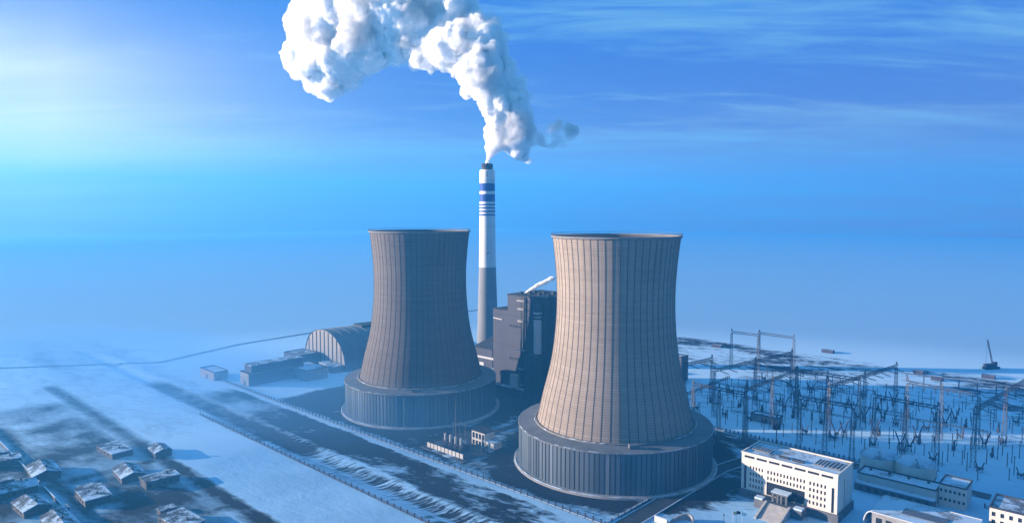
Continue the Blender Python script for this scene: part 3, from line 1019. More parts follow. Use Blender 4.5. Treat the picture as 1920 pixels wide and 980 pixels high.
# ------------------------------------------------------------------ office building
def office():
    x0, y0 = on_ground(1389, 928)
    L_, D_, Hh_ = 53.0, 25.0, 26.0
    t = thing('office_building', (x0, y0), "white five storey office block with rows of dark windows and glazed entrance", 'office building', PLANT)
    S_ = L_ / 637.0          # facade metres per unit of facade drawing
    ops, glazed = [], []
    zf = lambda q: 4.7 + q * 21.3
    # parapet slots
    for i in range(7):
        a = 1.7 + i * 7.15
        ops.append((a, a + 6.0, 23.4, 24.7))
    # stair slits
    ops.append((1.6, 3.0, 5.0, 18.6))
    ops.append((L_ - 3.0, L_ - 1.6, 5.0, 18.6))
    rows = [7.6, 11.1, 14.6, 18.1]
    for r_ in rows:
        for i in range(5):
            a = 5.0 + i * 1.72
            ops.append((a, a + 0.85, r_ - 1.0, r_ + 0.9))
            a = 38.4 + i * 1.95
            ops.append((a, a + 0.95, r_ - 1.0, r_ + 0.9))
    for r_ in rows[2:]:
        for i in range(12):
            a = 15.2 + i * 1.82
            ops.append((a, a + 0.9, r_ - 1.0, r_ + 0.9))
    hall = (15.0, 36.2, 4.9, 12.4)
    ops.append(hall)
    mb = MB()
    wall_with_openings(mb, 0, L_, 4.7, Hh_, ops, 0.55)
    # the end walls and the back
    ends = []
    mbs = MB()
    eo = [(10.6, 12.2, 5.0, 21.0)]
    wall_with_openings(mbs, 0, D_, 4.7, Hh_, eo, 0.5)
    for vx, vy, vz in mbs.v:
        pass
    o_ = len(mb.v)
    mb.v += [(L_ - vy, vx, vz) for vx, vy, vz in mbs.v]
    mb.f += [tuple(i + o_ for i in f) for f in mbs.f]
    mb.s += mbs.s
    mb.add([(L_, D_, 4.7), (0, D_, 4.7), (0, D_, Hh_), (L_, D_, Hh_)], [(0, 1, 2, 3)])
    mb.add([(0, D_, 4.7), (0, 0, 4.7), (0, 0, Hh_), (0, D_, Hh_)], [(0, 1, 2, 3)])
    mb.build('wall', M['white_wall'], t)
    for o in ops:
        if o is hall:
            continue
        if o[2] > 23:
            nm = 'parapet_opening'
        elif o[2] < 5.5 and o[3] > 15:
            nm = 'stair_window'
        else:
            nm = 'window'
        pane(t, *o, 0.55, name=nm)
    MB().box(L_ - 0.5, L_ - 0.42, eo[0][0], eo[0][1], eo[0][2], eo[0][3]).build('stair_window', M['glass'], t)
    cw = pane(t, *hall, 0.55, name='glazed_hall')
    ml = MB()
    for i in range(1, 12):
        x_ = hall[0] + i * (hall[1] - hall[0]) / 12
        ml.box(x_ - 0.06, x_ + 0.06, 0.30, 0.46, hall[2], hall[3])
    for z_ in (7.4, 9.9):
        ml.box(hall[0], hall[1], 0.28, 0.45, z_ - 0.06, z_ + 0.06)
    ml.build('mullion', M['steel'], cw)
    # raised end piers and cornice
    MB().box(0.02, L_ - 0.02, 0.02, D_ - 0.02, Hh_ - 0.6, Hh_ - 0.3).build('roof', M['roofsnow'], t)
    pk = MB()
    for a in ((-0.3, L_ + 0.3, -0.3, 0.6), (-0.3, L_ + 0.3, D_ - 0.6, D_ + 0.3), (-0.3, 0.6, 0.6, D_ - 0.6), (L_ - 0.6, L_ + 0.3, 0.6, D_ - 0.6)):
        pk.box(a[0], a[1], a[2], a[3], Hh_ - 0.01, Hh_ + 0.55)
    pk.build('cornice', M['white_wall'], t)
    for a in ((3, 13, 8, 15), (38, 43, 8, 18), (45, 51, 8, 18)):
        rl = MB().box(a[0], a[1], a[2], a[3], Hh_ - 0.3, Hh_ + 0.4)
        s_ = rl.build('skylight', M['ringroof'], t)
        sl = MB()
        nn = int((a[1] - a[0]) / 1.6)
        for i in range(nn + 1):
            x_ = a[0] + i * (a[1] - a[0]) / nn
            sl.box(x_ - 0.15, x_ + 0.15, a[2], a[3], Hh_ + 0.41, Hh_ + 0.7)
        sl.build('skylight_bar', M['pale'], s_)
    for a in ((19, 25), (26.5, 33)):
        MB().box(a[0], a[1], 6, 7.4, Hh_ - 0.3, Hh_ + 0.9).build('roof_duct', M['roof_dark'], t)
    # plinth storey, dark stone
    po = [(4.5 + i * 2.0, 5.6 + i * 2.0, 1.6, 3.4) for i in range(4)]
    pl = MB()
    wall_with_openings(pl, -0.8, L_ + 0.8, 0, 4.69, po, 0.5, -0.8)
    pl.add([(L_ + 0.8, -0.8, 0), (L_ + 0.8, D_ + 0.8, 0), (L_ + 0.8, D_ + 0.8, 4.69), (L_ + 0.8, -0.8, 4.69)], [(0, 1, 2, 3)])
    pl.add([(-0.8, D_ + 0.8, 0), (-0.8, -0.8, 0), (-0.8, -0.8, 4.69), (-0.8, D_ + 0.8, 4.69)], [(0, 1, 2, 3)])
    pl.add([(-0.8, -0.8, 4.69), (L_ + 0.8, -0.8, 4.69), (L_ + 0.8, 0, 4.69), (-0.8, 0, 4.69)], [(0, 1, 2, 3)])
    pl.add([(L_, 0, 4.69), (L_ + 0.8, 0, 4.69), (L_ + 0.8, D_ + 0.8, 4.69), (L_, D_ + 0.8, 4.69)], [(0, 1, 2, 3)])
    pl.build('plinth', M['plinth'], t)
    for o in po:
        pane(t, *o, -0.3, name='basement_window')
    # entrance: portico, terrace wings and a broad flight of steps
    ph = MB().box(20.5, 29.5, -7, -0.85, 9.2, 10.2)
    p_ = ph.build('portico', M['plinth'], t)
    MB().box(20.3, 29.7, -7.2, -0.9, 10.21, 10.45).build('portico_snow', M['snow'], p_)
    for x_ in (21.3, 24.0, 26.0, 28.7):
        MB().box(x_ - 0.5, x_ + 0.5, -6.8, -5.8, 4.71, 9.19).build('portico_column', M['plinth'], p_)
    MB().box(21.0, 29.0, -0.84, -0.79, 4.72, 8.6).build('entrance_door', M['glass'], t)
    MB().box(12, 38, -9.5, -0.82, 0, 4.66).build('terrace', M['plinth'], t)
    stp = MB()
    for i in range(18):
        z1 = 4.66 * (1 - i / 18.0)
        stp.box(19.5, 31.0, -10.3 - i * 0.75, -9.51 - i * 0.75, 0, z1 - 0.01)
    stp.build('entrance_steps', M['stone'], t)
    for x_ in (18.3, 31.05):
        rm = MB()
        rm.add([(x_, -9.52, 0), (x_ + 1.15, -9.52, 0), (x_ + 1.15, -24, 0), (x_, -24, 0), (x_, -9.52, 5.5), (x_ + 1.15, -9.52, 5.5), (x_ + 1.15, -24, 0.9), (x_, -24, 0.9)],
               [(0, 1, 2, 3), (7, 6, 5, 4), (0, 4, 5, 1), (1, 5, 6, 2), (2, 6, 7, 3), (3, 7, 4, 0)])
        rm.build('step_wall', M['stone'], t)
    for x_ in (12.0, 33.5):
        MB().box(x_, x_ + 4.5, -9.0, -5.0, 4.67, 5.6).build('terrace_planter', M['snow'], t)
    return t


office()

# annex range, its end block, tanks
ax, ay = on_ground(1603, 915)
AX = to_uv(ax, ay)
ANX = uv(AX[0], AX[1] + 4)
t = works_building('annex_range', ANX, 41, 14, 8.6, "long low white range running on from the office block", M['white_wall'], M['roofsnow'], door=False)
MB().box(-0.2, 41.2, -5.0, -0.02, 0, 4.2).build('arcade', M['plinth'], t)
MB().box(-0.4, 41.4, -5.4, -0.05, 4.2, 4.7).build('arcade_roof', M['roofsnow'], t)
for i in range(9):
    x_ = 2.2 + i * 4.3
    MB().box(x_, x_ + 2.2, -5.06, -4.98, 0.3, 3.2).build('arcade_bay', M['glass'], t)
for i in range(4):
    MB().box(4 + i * 10.2, 5.2 + i * 10.2, 9.5, 11, 8.5, 9.7).build('roof_vent', M['roof_dark'], t)
works_building('laboratory_block', uv(AX[0] + 41.6, AX[1] + 8), 13, 17, 12.0, "square white block closing the far end of the long white range", M['white_wall'], M['roofsnow'], win=(6, 2, 1.2, 1.8, 3.0, 5.0))
# the same block's long face has windows too


def tank(loc, r, h, label):
    t = thing('storage_tank', loc, label, 'tank', 0.2, 'squat tanks behind the white range')
    MB().lathe([(r, 0), (r, h)], 40).build('shell', M['tank'], t)
    MB().lathe([(r + 0.3, h - 0.2), (r + 0.3, h + 0.25), (r * 0.45, h + r * 0.36), (0.05, h + r * 0.42)], 40).build('roof', M['roofsnow'], t)
    hp = MB()
    for k in range(24):
        a = k * 0.13 - 2.6
        hp.bar(((r + 0.4) * math.cos(a), (r + 0.4) * math.sin(a), h * k / 24), ((r + 0.4) * math.cos(a + 0.13), (r + 0.4) * math.sin(a + 0.13), h * (k + 1) / 24), 0.35)
    hp.build('spiral_stair', M['galv'], t)
    return t


tk1 = on_ground(1652, 898)
tk2 = on_ground(1722, 914)
tank((tk1[0], tk1[1] + 4), 10.2, 14.5, "beige storage tank directly behind the office block end of the range")
tank((tk2[0], tk2[1] + 4), 10.8, 14.5, "beige storage tank standing next to the square white end block")


# curved roof canteen and corner building
def canteen():
    x0, y0 = on_ground(1634, 985)
    t = thing('canteen_hall', (x0, y0), "low hall with rounded snow covered roof below the white range", 'hall', PLANT)
    w_, d_, h_ = 44, 26, 7.5
    n_ = 14
    prof_ = [(-3.5 + 3.5 * (1 - math.cos(math.pi / 2 * i / n_)), h_ * math.sin(math.pi / 2 * i / n_)) for i in range(n_ + 1)]
    MB().box(0, w_, 0, d_, 0, h_ - 0.02).build('wall', M['render_grey'], t)
    rf_ = MB()
    pts = prof_ + [(w_ + 0.5, h_)]
    nn = len(pts)
    rf_.add([(x, -0.7, z) for x, z in pts] + [(x, d_ + 0.7, z) for x, z in pts] + [(x, -0.7, z + 0.5) for x, z in pts] + [(x, d_ + 0.7, z + 0.5) for x, z in pts],
            [(2 * nn + i, 2 * nn + i + 1, 3 * nn + i + 1, 3 * nn + i) for i in range(nn - 1)] + [(i, i + 1, 2 * nn + i + 1, 2 * nn + i) for i in range(nn - 1)] + [(3 * nn + i, 3 * nn + i + 1, nn + i + 1, nn + i) for i in range(nn - 1)])
    rf_.build('curved_roof', M['roofsnow'], t)
    eg = MB()
    for y_ in (-0.9, d_ + 0.9):
        eg.tube([(x - 0.2, y_, z + 0.5) for x, z in pts], 0.35, 6)
    eg.build('roof_edge', M['pale'], t)
    MB().box(12, 32, 7, 15, h_ + 0.51, h_ + 0.9).build('skylight', M['galv'], t)
    for i in range(9):
        MB().box(2 + i * 4.6, 4.8 + i * 4.6, -0.12, -0.01, 1.2, 5.2).build('window', M['glass'], t)
    return t


canteen()
cx0, cy0 = on_ground(1853, 1000)
works_building('dormitory_block', (cx0, cy0), 40, 22, 14, "white block with dark parapet cut off at the picture edge beyond the rounded hall", M['white_wall'], M['roofsnow2'], win=(11, 3, 1.6, 2.2, 2.0, 4.0))


# ------------------------------------------------------------------ fences
def fence(name, u0, u1, v, along, step, hgt, label, wallh=1.3, mat=None, base=0.0, cap=True):
    """fence along u (at v) or along v (at u)"""
    P = (lambda s: uv(s, v)) if along == 'u' else (lambda s: uv(v, s))
    x0, y0 = P(u0)
    t = thing(name, (x0, y0, base), label, 'fence', PLANT if along == 'u' else PLANT + math.pi / 2)
    L_ = u1 - u0
    pn = MB()
    pn.box(0, L_, -0.12, 0.12, 0, wallh * 0.35)
    k = 0.0
    while k < L_:
        pn.bar((k, 0, wallh * 0.35), (k, 0, hgt * 0.8), 0.10)
        k += 0.9
    for z_ in (hgt * 0.45, hgt * 0.78):
        pn.box(0, L_, -0.06, 0.06, z_, z_ + 0.12)
    pn.build('panel', mat or M['fence'], t)
    if cap:
        MB().box(0, L_, -0.3, 0.3, wallh * 0.35 + 0.003, wallh * 0.35 + 0.2).build('snow_cap', M['snow'], t)
    m = min(99, int(L_ / step))
    pm = MB().box(-0.3, 0.3, -0.3, 0.3, 0, hgt)
    pm.box(-0.38, 0.38, -0.38, 0.38, hgt, hgt + 0.25)
    p0 = pm.build('post', M['steel'], t)
    for i in range(1, m + 1):
        c = p0.copy()
        col.objects.link(c)
        c.parent = t
        c.location.x = L_ * i / m
    return t


fence('perimeter_fence', -690, -205, 289, 'u', 5.2, 2.6, "dark post fence running from the far pale store past both cooling towers")
fence('boundary_fence', -560, -200, 227, 'u', 6.0, 2.0, "faint fence beside the broad snow track outside the ditch", cap=False)
fence('switchyard_fence', -300, -120, 479, 'u', 3.2, 2.4, "fence between the service road and the switchyard, behind the tanks")
fence('switchyard_side_fence', 480, 640, -300, 'v', 4.0, 2.4, "fence closing the switchyard at the side of the beige tower", mat=M['galv'])
fence('road_wall', 290, 398, -203, 'v', 6.0, 1.5, "low white kerb wall along the dark road by the beige tower", wallh=2.4, mat=M['pale'])
fence('yard_fence', -60, 40, 452, 'u', 4.0, 2.2, "small fence at the snowy yard beyond the square white block", mat=M['galv'])

# ------------------------------------------------------------------ roads
strip('service_road', [uv(-195, 270), uv(-195, 404), uv(-187, 440), uv(-187, 468)], 11.0, 0.42, M['asphalt'], "dark cleared road between the beige tower and office", kerb=1)
strip('yard_road', [uv(-560, 471), uv(-60, 471)], 9.0, 0.43, M['slush'], "slushy service road along the switchyard fence")
strip('tower_road', [uv(-196, 455), uv(-300, 455), uv(-345, 452), uv(-353, 415), uv(-353, 300)], 7.0, 0.44, M['slush'], "slushy road passing between the two cooling towers")
strip('range_road', [uv(-60, 366), uv(60, 366)], 8.0, 0.43, M['slush'], "slushy road below the white range")
strip('country_road', [(-900, 690), (-544, 716), (-388, 745), (-342, 850), (-209, 1018), (60, 1260)], 4.0, 0.45, M['slush'], "dark country road far out on the snowy plain")

# ------------------------------------------------------------------ compound with transformers
cu, cv = -366, 304
t = thing('compound_fence', uv(cu, cv), "fenced compound with bright panels in front of the farther cooling tower", 'fence', PLANT)
for i in range(10):
    MB().box(1 + i * 3.75, 4.0 + i * 3.75, -0.15, 0.15, 0.3, 3.6).build('white_panel', M['white_wall'], t)
posts = [(0.4 + i * 3.75, 0.7 + i * 3.75, -0.25, 0.25, 3.9) for i in range(11)]
for i in range(1, 10):
    posts += [(-0.15, 0.15, 0.5 + i * 3.6, 0.8 + i * 3.6, 3.2), (38.9, 39.2, 0.5 + i * 3.6, 0.8 + i * 3.6, 3.2), (0.5 + i * 3.75, 0.8 + i * 3.75, 35.9, 36.2, 3.2)]
for a in posts:
    MB().box(a[0], a[1], a[2], a[3], 0, a[4]).build('post', M['steel'], t)
rl = MB()
for z_ in (0.9, 2.8):
    rl.box(-0.08, 0.08, 0.3, 36, z_, z_ + 0.14).box(38.97, 39.13, 0.3, 36, z_, z_ + 0.14).box(0.3, 39, 35.97, 36.13, z_, z_ + 0.14)
rl.build('rail', M['galv'], t)
pad = MB().box(-3, 42, -4, 40, -0.3, 0.36).build('pad', None)
pad.location = (*uv(cu, cv), 0.0)
pad.rotation_euler.z = PLANT
pad.name = 'compound_paving'
pad.data.materials.append(M['slush'])
tag(pad, "snow dusted paving of the small compound", "paving", kind="structure")
tr = thing('transformer', uv(cu + 8.5, cv + 8), "first transformer of the compound row, at the mast end", 'transformer', PLANT, 'transformers in the compound')
MB().box(0, 4.2, 0, 6, 0.36, 4.6).build('casing', M['clad_dark'], tr)
MB().box(0.3, 3.9, 0.3, 5.7, 4.61, 4.9).build('lid', M['roof_dark'], tr)
MB().tube([(1.0, 1.2, 4.9), (1.0, 1.2, 9.6)], 0.75, 12).build('conservator', M['white_wall'], tr)
fn = MB()
for i in range(5):
    fn.box(0.4 + i * 0.75, 0.7 + i * 0.75, -0.7, -0.02, 0.8, 4.0)
fn.build('cooling_fin', M['clad'], tr)
TL = ["second transformer from the mast, white cylinder on top", "third transformer from the mast, next to the end one", "last transformer of the compound row, beside the small white pump building"]
for i in range(3):
    c = copy_tree(tr)
    c.location = (*uv(cu + 8.5 + (i + 1) * 5.4, cv + 8), 0)
    c['label'] = TL[i]
# control house of the compound
t = thing('control_house', uv(cu + 19, cv + 26), "two storey white framed control house inside the compound", 'building', PLANT)
mb = MB()
ops = [(0.7 + i * 3.2, 3.1 + i * 3.2, 5.0, 9.0) for i in range(4)] + [(0.7 + i * 3.2, 3.1 + i * 3.2, 0.4, 3.6) for i in range(4)]
wall_with_openings(mb, 0, 13, 0, 10, ops, 0.6)
mb.box(0.0, 13, 0.7, 10, 0, 10)
mb.build('wall', M['white_wall'], t)
for o in ops:
    pane(t, *o, 0.6)
MB().box(-0.3, 13.3, -0.3, 10.3, 10.01, 10.5).build('roof', M['roof_dark'], t)
MB().box(13.02, 22, 0.5, 8, 0, 4.6).build('side_wing', M['white_wall'], t)
MB().box(12.9, 22.3, 0.2, 8.3, 4.61, 4.95).build('wing_roof', M['roofsnow2'], t)
MB().box(14.2, 15.8, 0.38, 0.49, 0, 3.0).build('door', M['glass'], t)
mt = thing('lightning_mast', on_ground(855, 829), "tall thin lightning mast beside the compound", 'mast')
MB().tube([(0, 0, 0), (0, 0, 14), (0, 0, 33)], [0.42, 0.3, 0.1], 8).build('pole', M['galv'], mt)
MB().box(-0.9, 0.9, -0.9, 0.9, 0, 0.6).build('footing', M['kerb'], mt)
for k, (du, dv) in enumerate(((2, 24), (5, 27), (11, 27))):
    mt2 = thing('lattice_pole', uv(cu + du, cv + dv), ["thin bus pole at the rear corner of the compound", "thin bus pole second from the rear corner of the compound", "thin bus pole near the control house in the compound"][k], 'pole', PLANT, 'bus poles in the compound')
    MB().tube([(0, 0, 0), (0, 0, 12.5)], [0.28, 0.16], 6).build('pole', M['galv'], mt2)
    MB().bar((-1.5, 0, 11.8), (1.5, 0, 11.8), 0.22).build('crossarm', M['galv'], mt2)


# ------------------------------------------------------------------ switchyard
def lattice_column(mb, x, y, z0, z1, w0, w1, bays):
    def cor(z):
        k = (z - z0) / (z1 - z0)
        h_ = (w0 + (w1 - w0) * k) / 2
        return [(x - h_, y - h_, z), (x + h_, y - h_, z), (x + h_, y + h_, z), (x - h_, y + h_, z)]
    zs = [z0 + (z1 - z0) * i / bays for i in range(bays + 1)]
    for a, b_ in zip(zs, zs[1:]):
        A, B_ = cor(a), cor(b_)
        for i in range(4):
            mb.bar(A[i], B_[i], 0.24)
            j = (i + 1) % 4
            mb.bar(A[i], B_[j], 0.13)
            mb.bar(B_[i], B_[j], 0.11)


def truss(mb, a, b_, w_, h_, bays):
    a, b_ = Vector(a), Vector(b_)
    d = (b_ - a) / bays
    s = Vector((-d.y, d.x, 0)).normalized() * w_ / 2
    up = Vector((0, 0, h_ / 2))
    for i in range(bays):
        p, q = a + d * i, a + d * (i + 1)
        for o1 in (s + up, s - up, -s + up, -s - up):
            mb.bar(p + o1, q + o1, 0.30)
        mb.bar(p + s - up, q + s + up, 0.2)
        mb.bar(p - s - up, q - s + up, 0.2)
        mb.bar(p + s + up, q - s + up, 0.18)
        mb.bar(p - s - up, p + s - up, 0.16)


def gantry(p0, p1, hgt, ncol, nstr, label, dark=True, peak=3.0, side=1):
    a, b_ = Vector((*p0, 0)), Vector((*p1, 0))
    L_ = (b_ - a).length
    ang = math.atan2(b_.y - a.y, b_.x - a.x)
    t = thing('switchyard_gantry', (a.x, a.y), label, 'gantry', ang, 'steel gantries of the switchyard')
    m = M['steel'] if dark else M['galv']
    bm_ = MB()
    truss(bm_, (0, 0, hgt), (L_, 0, hgt), 2.0, 1.8, max(6, int(L_ / 4)))
    bm_.build('beam', m, t)
    for i in range(ncol):
        x_ = L_ * i / max(1, ncol - 1)
        c = MB()
        lattice_column(c, x_, 0, 0, hgt - 0.9, 2.8, 1.4, 9)
        if peak:
            lattice_column(c, x_, 0, hgt + 0.9, hgt + 0.9 + peak, 1.2, 0.15, 2)
        c.build('column', M['galv'], t)
    for i in range(nstr):
        x_ = L_ * (i + 0.5) / nstr
        s_ = MB()
        n_ = 7
        pts = [(x_ + 0.4 * k, -side * (0.9 + k * 0.95), hgt - 0.9 - 2.1 * math.sin(k / n_ * 1.2)) for k in range(n_ + 1)]
        s_.tube(pts, 0.30, 6)
        s_.build('insulator_string', M['porcelain'], t)
    return t


GH = 38.0
def gp(px, py, z=GH):
    return on_ground(px, py, z)


GANTRIES = [((1340, 694), (1485, 661), 3, 10, "dark gantry nearest the beige tower with ten hanging insulator strings"),
            ((1555, 724), (1681, 686), 3, 9, "dark gantry in the middle of the switchyard with drooping insulator strings"),
            ((1829, 768), (1935, 706), 3, 8, "big dark gantry cut off by the picture edge"),
            ((1284, 684), (1335, 672), 2, 3, "short gantry half hidden behind the beige tower"),
            ((1398, 731), (1494, 694), 3, 6, "low reaching gantry in front of the middle of the yard"),
            ((1424, 624), (1489, 633), 2, 0, "far portal gantry standing alone on the fogged horizon of the yard"),
            ((1372, 622), (1422, 628), 2, 0, "fainter far portal gantry beside the one on the fogged horizon"),
            ((1495, 694), (1612, 711), 3, 5, "cross gantry linking the two long dark gantries"),
            ((1702, 716), (1836, 741), 3, 6, "cross gantry running from the middle gantry towards the cut off one"),
            ((1640, 742), (1760, 764), 3, 5, "cross gantry above the thickest rows of posts"),
            ((1300, 720), (1400, 738), 3, 3, "pale cross gantry near the switchyard side fence"),
            ((1500, 745), (1600, 762), 3, 4, "pale cross gantry in front of the middle gantry")]
for a, b_, nc_, ns_, lb in GANTRIES:
    gantry(gp(*a), gp(*b_), GH, nc_, ns_, lb)


def post_mesh(h_):
    mb = MB()
    pr_ = [(0.26, 0), (0.26, h_ * 0.35), (0.17, h_ * 0.36)]
    k = 8
    for i in range(k):
        z_ = h_ * (0.37 + 0.6 * i / k)
        pr_ += [(0.18, z_), (0.36, z_ + h_ * 0.02), (0.18, z_ + h_ * 0.05)]
    pr_ += [(0.4, h_ * 0.98), (0.4, h_), (0.02, h_)]
    mb.lathe(pr_, 8)
    return mb


post_protos = []
PL = ["slim dark post insulator among the rows of the snowy switchyard"]
for h_ in (7.5, 9.5, 12.0):
    post_protos.append(post_mesh(h_).build('insulator_post', M['porcelain']))
    tag(post_protos[-1], PL[0], 'post insulator', 'post insulators standing in the switchyard')
    post_protos[-1].data.name = 'insulator_post'
rp = random.Random(11)
cnt = 0
spots = []
for row in range(15):
    vv_ = 497 + row * 12.5
    n_ = 26
    for i in range(n_):
        uu_ = -285 + i * 12.0 + rp.uniform(-3.5, 3.5)
        if rp.random() < 0.20 or len(spots) >= 330:
            continue
        spots.append((uu_, vv_ + rp.choice((-1.2, 0, 0, 1.0)), rp.random()))
for k, (uu_, vv_, q) in enumerate(spots):
    x_, y_ = uv(uu_, vv_)
    if not (0.16 < x_ / y_ < 0.80):
        continue
    src = post_protos[int(q * 3) % 3]
    if cnt < 3:
        o = post_protos[cnt]
    else:
        o = src.copy()
        col.objects.link(o)
    o.location = (x_, y_, 0.0)
    cnt += 1


def v_switch():
    t = thing('disconnector_switch', (0, 0), "dark V shaped disconnector arms on a squat frame in the switchyard", 'switch', 0, 'V shaped disconnectors in the switchyard')
    fr = MB()
    lattice_column(fr, 0, 0, 0, 3.4, 2.4, 2.0, 2)
    fr.box(-1.6, 1.6, -0.8, 0.8, 3.41, 4.0)
    fr.build('frame', M['steel'], t)
    for s_ in (-1, 1):
        a = MB()
        pts = [(s_ * (0.6 + 3.0 * k / 9), 0, 4.0 + 8.0 * k / 9) for k in range(10)]
        a.tube(pts, [0.5 if k % 2 else 0.34 for k in range(10)], 8, False)
        a.build('arm', M['porcelain'], t)
    return t


# circuit breakers: squat tank, two slanted bushings, in ranks between the posts
def breaker():
    t = thing('circuit_breaker', (0, 0), "squat dark circuit breaker with two slanted bushings in the switchyard", 'circuit breaker', 0, 'circuit breakers of the switchyard')
    MB().tube([(-2.2, 0, 2.6), (2.2, 0, 2.6)], 0.75, 8).build('tank', M['galv'], t)
    f = MB()
    for x_ in (-1.5, 1.5):
        f.box(x_ - 0.15, x_ + 0.15, -0.7, 0.7, 0, 2.0)
    f.box(-0.6, 0.6, 0.8, 1.3, 0.8, 2.4)
    f.build('frame', M['steel'], t)
    for s_ in (-1, 1):
        MB().tube([(s_ * (1.3 + 0.16 * k), 0, 3.2 + 0.5 * k) for k in range(8)], [0.42 if k % 2 else 0.28 for k in range(8)], 8, False).build('bushing', M['porcelain'], t)
    return t


br0 = breaker()
nb = 0
for row in range(5):
    for i in range(13):
        x_, y_ = uv(-270 + i * 22 + rp.uniform(-4, 4), 515 + row * 34 + rp.uniform(-3, 3))
        if not (0.17 < x_ / y_ < 0.80):
            continue
        o = br0 if nb == 0 else copy_tree(br0)
        nb += 1
        o.location = (x_, y_, 0)
        o.rotation_euler.z = PLANT + R(90) * (row % 2)
vs0 = v_switch()
V_SPOTS = [(1452, 795), (1470, 770), (1500, 775), (1535, 772), (1568, 822), (1582, 818), (1600, 775), (1620, 790), (1655, 790), (1688, 840), (1705, 845), (1720, 828), (1772, 800), (1790, 792), (1490, 745), (1520, 742), (1560, 745), (1640, 815), (1675, 760), (1845, 840)]
for i, (px, py) in enumerate(V_SPOTS):
    o = vs0 if i == 0 else copy_tree(vs0)
    x_, y_ = on_ground(px, py)
    o.location = (x_, y_, 0)
    o.rotation_euler.z = R(rp.uniform(-25, 15))

# bus bar rows on short posts
def bus_bar(p0, p1, z_, label):
    a, b_ = Vector((*p0, 0)), Vector((*p1, 0))
    L_ = (b_ - a).length
    t = thing('bus_bar', (a.x, a.y), label, 'bus bar', math.atan2(b_.y - a.y, b_.x - a.x), 'bus bars of the switchyard')
    MB().tube([(0, 0, z_), (L_, 0, z_)], 0.22, 6).tube([(0, 3.5, z_), (L_, 3.5, z_)], 0.22, 6).build('tube', M['steel'], t)
    n_ = max(3, int(L_ / 14))
    for i in range(n_ + 1):
        c = MB()
        x_ = L_ * i / n_
        c.bar((x_, 0, 0), (x_, 0, z_), 0.4).bar((x_, 3.5, 0), (x_, 3.5, z_), 0.4).bar((x_, 0, z_ * 0.6), (x_, 3.5, z_ * 0.6), 0.25)
        c.build('support', M['steel'], t)


for px0, py0, px1, py1, lb in ((1390, 745, 1600, 780, "bus bar run crossing the yard below the low gantry"), (1480, 738, 1700, 775, "bus bar run behind the thick rows of posts"),
                               (1640, 772, 1850, 812, "bus bar run between the middle and the cut off gantry"), (1330, 716, 1480, 735, "bus bar run beside the side fence of the yard"), (1700, 700, 1900, 735, "bus bar run along the far edge of the yard")):
    p0, p1 = on_ground(px0, py0, 8), on_ground(px1, py1, 8)
    u0_, v0_ = to_uv(*p0)
    u1_, v1_ = to_uv(*p1)
    bus_bar(p0, uv(u1_, v0_), 8.0, lb)

# floodlight, pipe bridge, crane
fx, fy = on_ground(1455, 842)
t = thing('floodlight_mast', (fx, fy), "floodlight mast with boxy head at the switchyard fence", 'mast', 0.4)
MB().tube([(0, 0, 0), (0, 0, 15)], [0.45, 0.3], 8).build('pole', M['galv'], t)
hd = MB().box(-2.2, 2.2, -1.2, 1.2, 14.2, 15.0)
hd.box(-2.4, 2.4, -1.4, -1.1, 15.01, 17.0).box(-2.4, 2.4, 1.1, 1.4, 15.01, 17.0)
hd.build('lamp_head', M['steel'], t)
for x_, s_ in ((-2.6, -1), (2.6, 1)):
    MB().tube([(x_ * 0.7, 0, 16), (x_ * 1.3, 0, 20.5), (x_ * 1.6, 0, 24)], 0.28, 6).build('lamp_arm', M['steel'], t)
bx_, by_ = on_ground(1336, 838)
t = thing('pipe_bridge', (bx_, by_), "dark pipe bridge with a white end portal between the beige tower and the range", 'pipe bridge', PLANT)
for x_ in (0, 24, 48, 72):
    p_ = MB()
    p_.box(x_ - 0.4, x_ + 0.4, -0.4, 0.4, 0, 6).box(x_ - 0.4, x_ + 0.4, 5.6, 6.4, 0, 6).box(x_ - 0.5, x_ + 0.5, -0.6, 6.6, 6.01, 6.7)
    p_.build('trestle', M['steel'], t)
for k in range(3):
    MB().tube([(-1, 1.2 + k * 1.9, 7.4), (74, 1.2 + k * 1.9, 7.4)], 0.68, 8).build('pipe', M['clad_dark'], t)
pt = MB().box(-3.4, -1.1, -1.2, -0.2, 0, 9.5).box(-3.4, -1.1, 6.2, 7.2, 0, 9.5).box(-3.4, -1.1, -1.2, 7.2, 9.51, 10.6)
pt.build('portal', M['white_wall'], t)
cx_, cy_ = on_ground(1858, 691)
t = thing('crawler_crane', (cx_, cy_), "crane with a leaning boom alone on the foggy snowfield", 'crane', 0.2)
MB().box(-9, 9, -2.5, -1.0, 0, 2.4).box(-9, 9, 1.0, 2.5, 0, 2.4).build('crawler_track', M['steel'], t)
MB().box(-8, 6, -1.9, 1.9, 2.41, 5.6).box(2, 6, -1.9, 0, 5.61, 7.5).build('cab', M['steel'], t)
bo = MB()
truss(bo, (2, 0, 4), (-6, 0, 31), 1.3, 1.3, 9)
bo.build('boom', M['steel'], t)
MB().tube([(-7, 0, 5.6), (-6, 0, 31)], 0.12, 5).build('stay_rope', M['steel'], t)

# far dark outhouses of the yard
for k, (px, py, lb) in enumerate(((1712, 700, "small dark hut in the far snow beside the middle gantry"), (1745, 712, "small dark hut beyond the cross gantry"), (1840, 708, "dark hut below the leaning crane"), (1335, 650, "dark hut on the far fog edge near the beige tower"), (1540, 660, "long dark hut in front of the fog behind the far portal gantry"))):
    works_building('yard_hut', on_ground(px, py), 9 + k, 6, 3.6, lb, M['clad_dark'], M['roofsnow2'], gr='huts at the far edge of the switchyard', parapet=False)

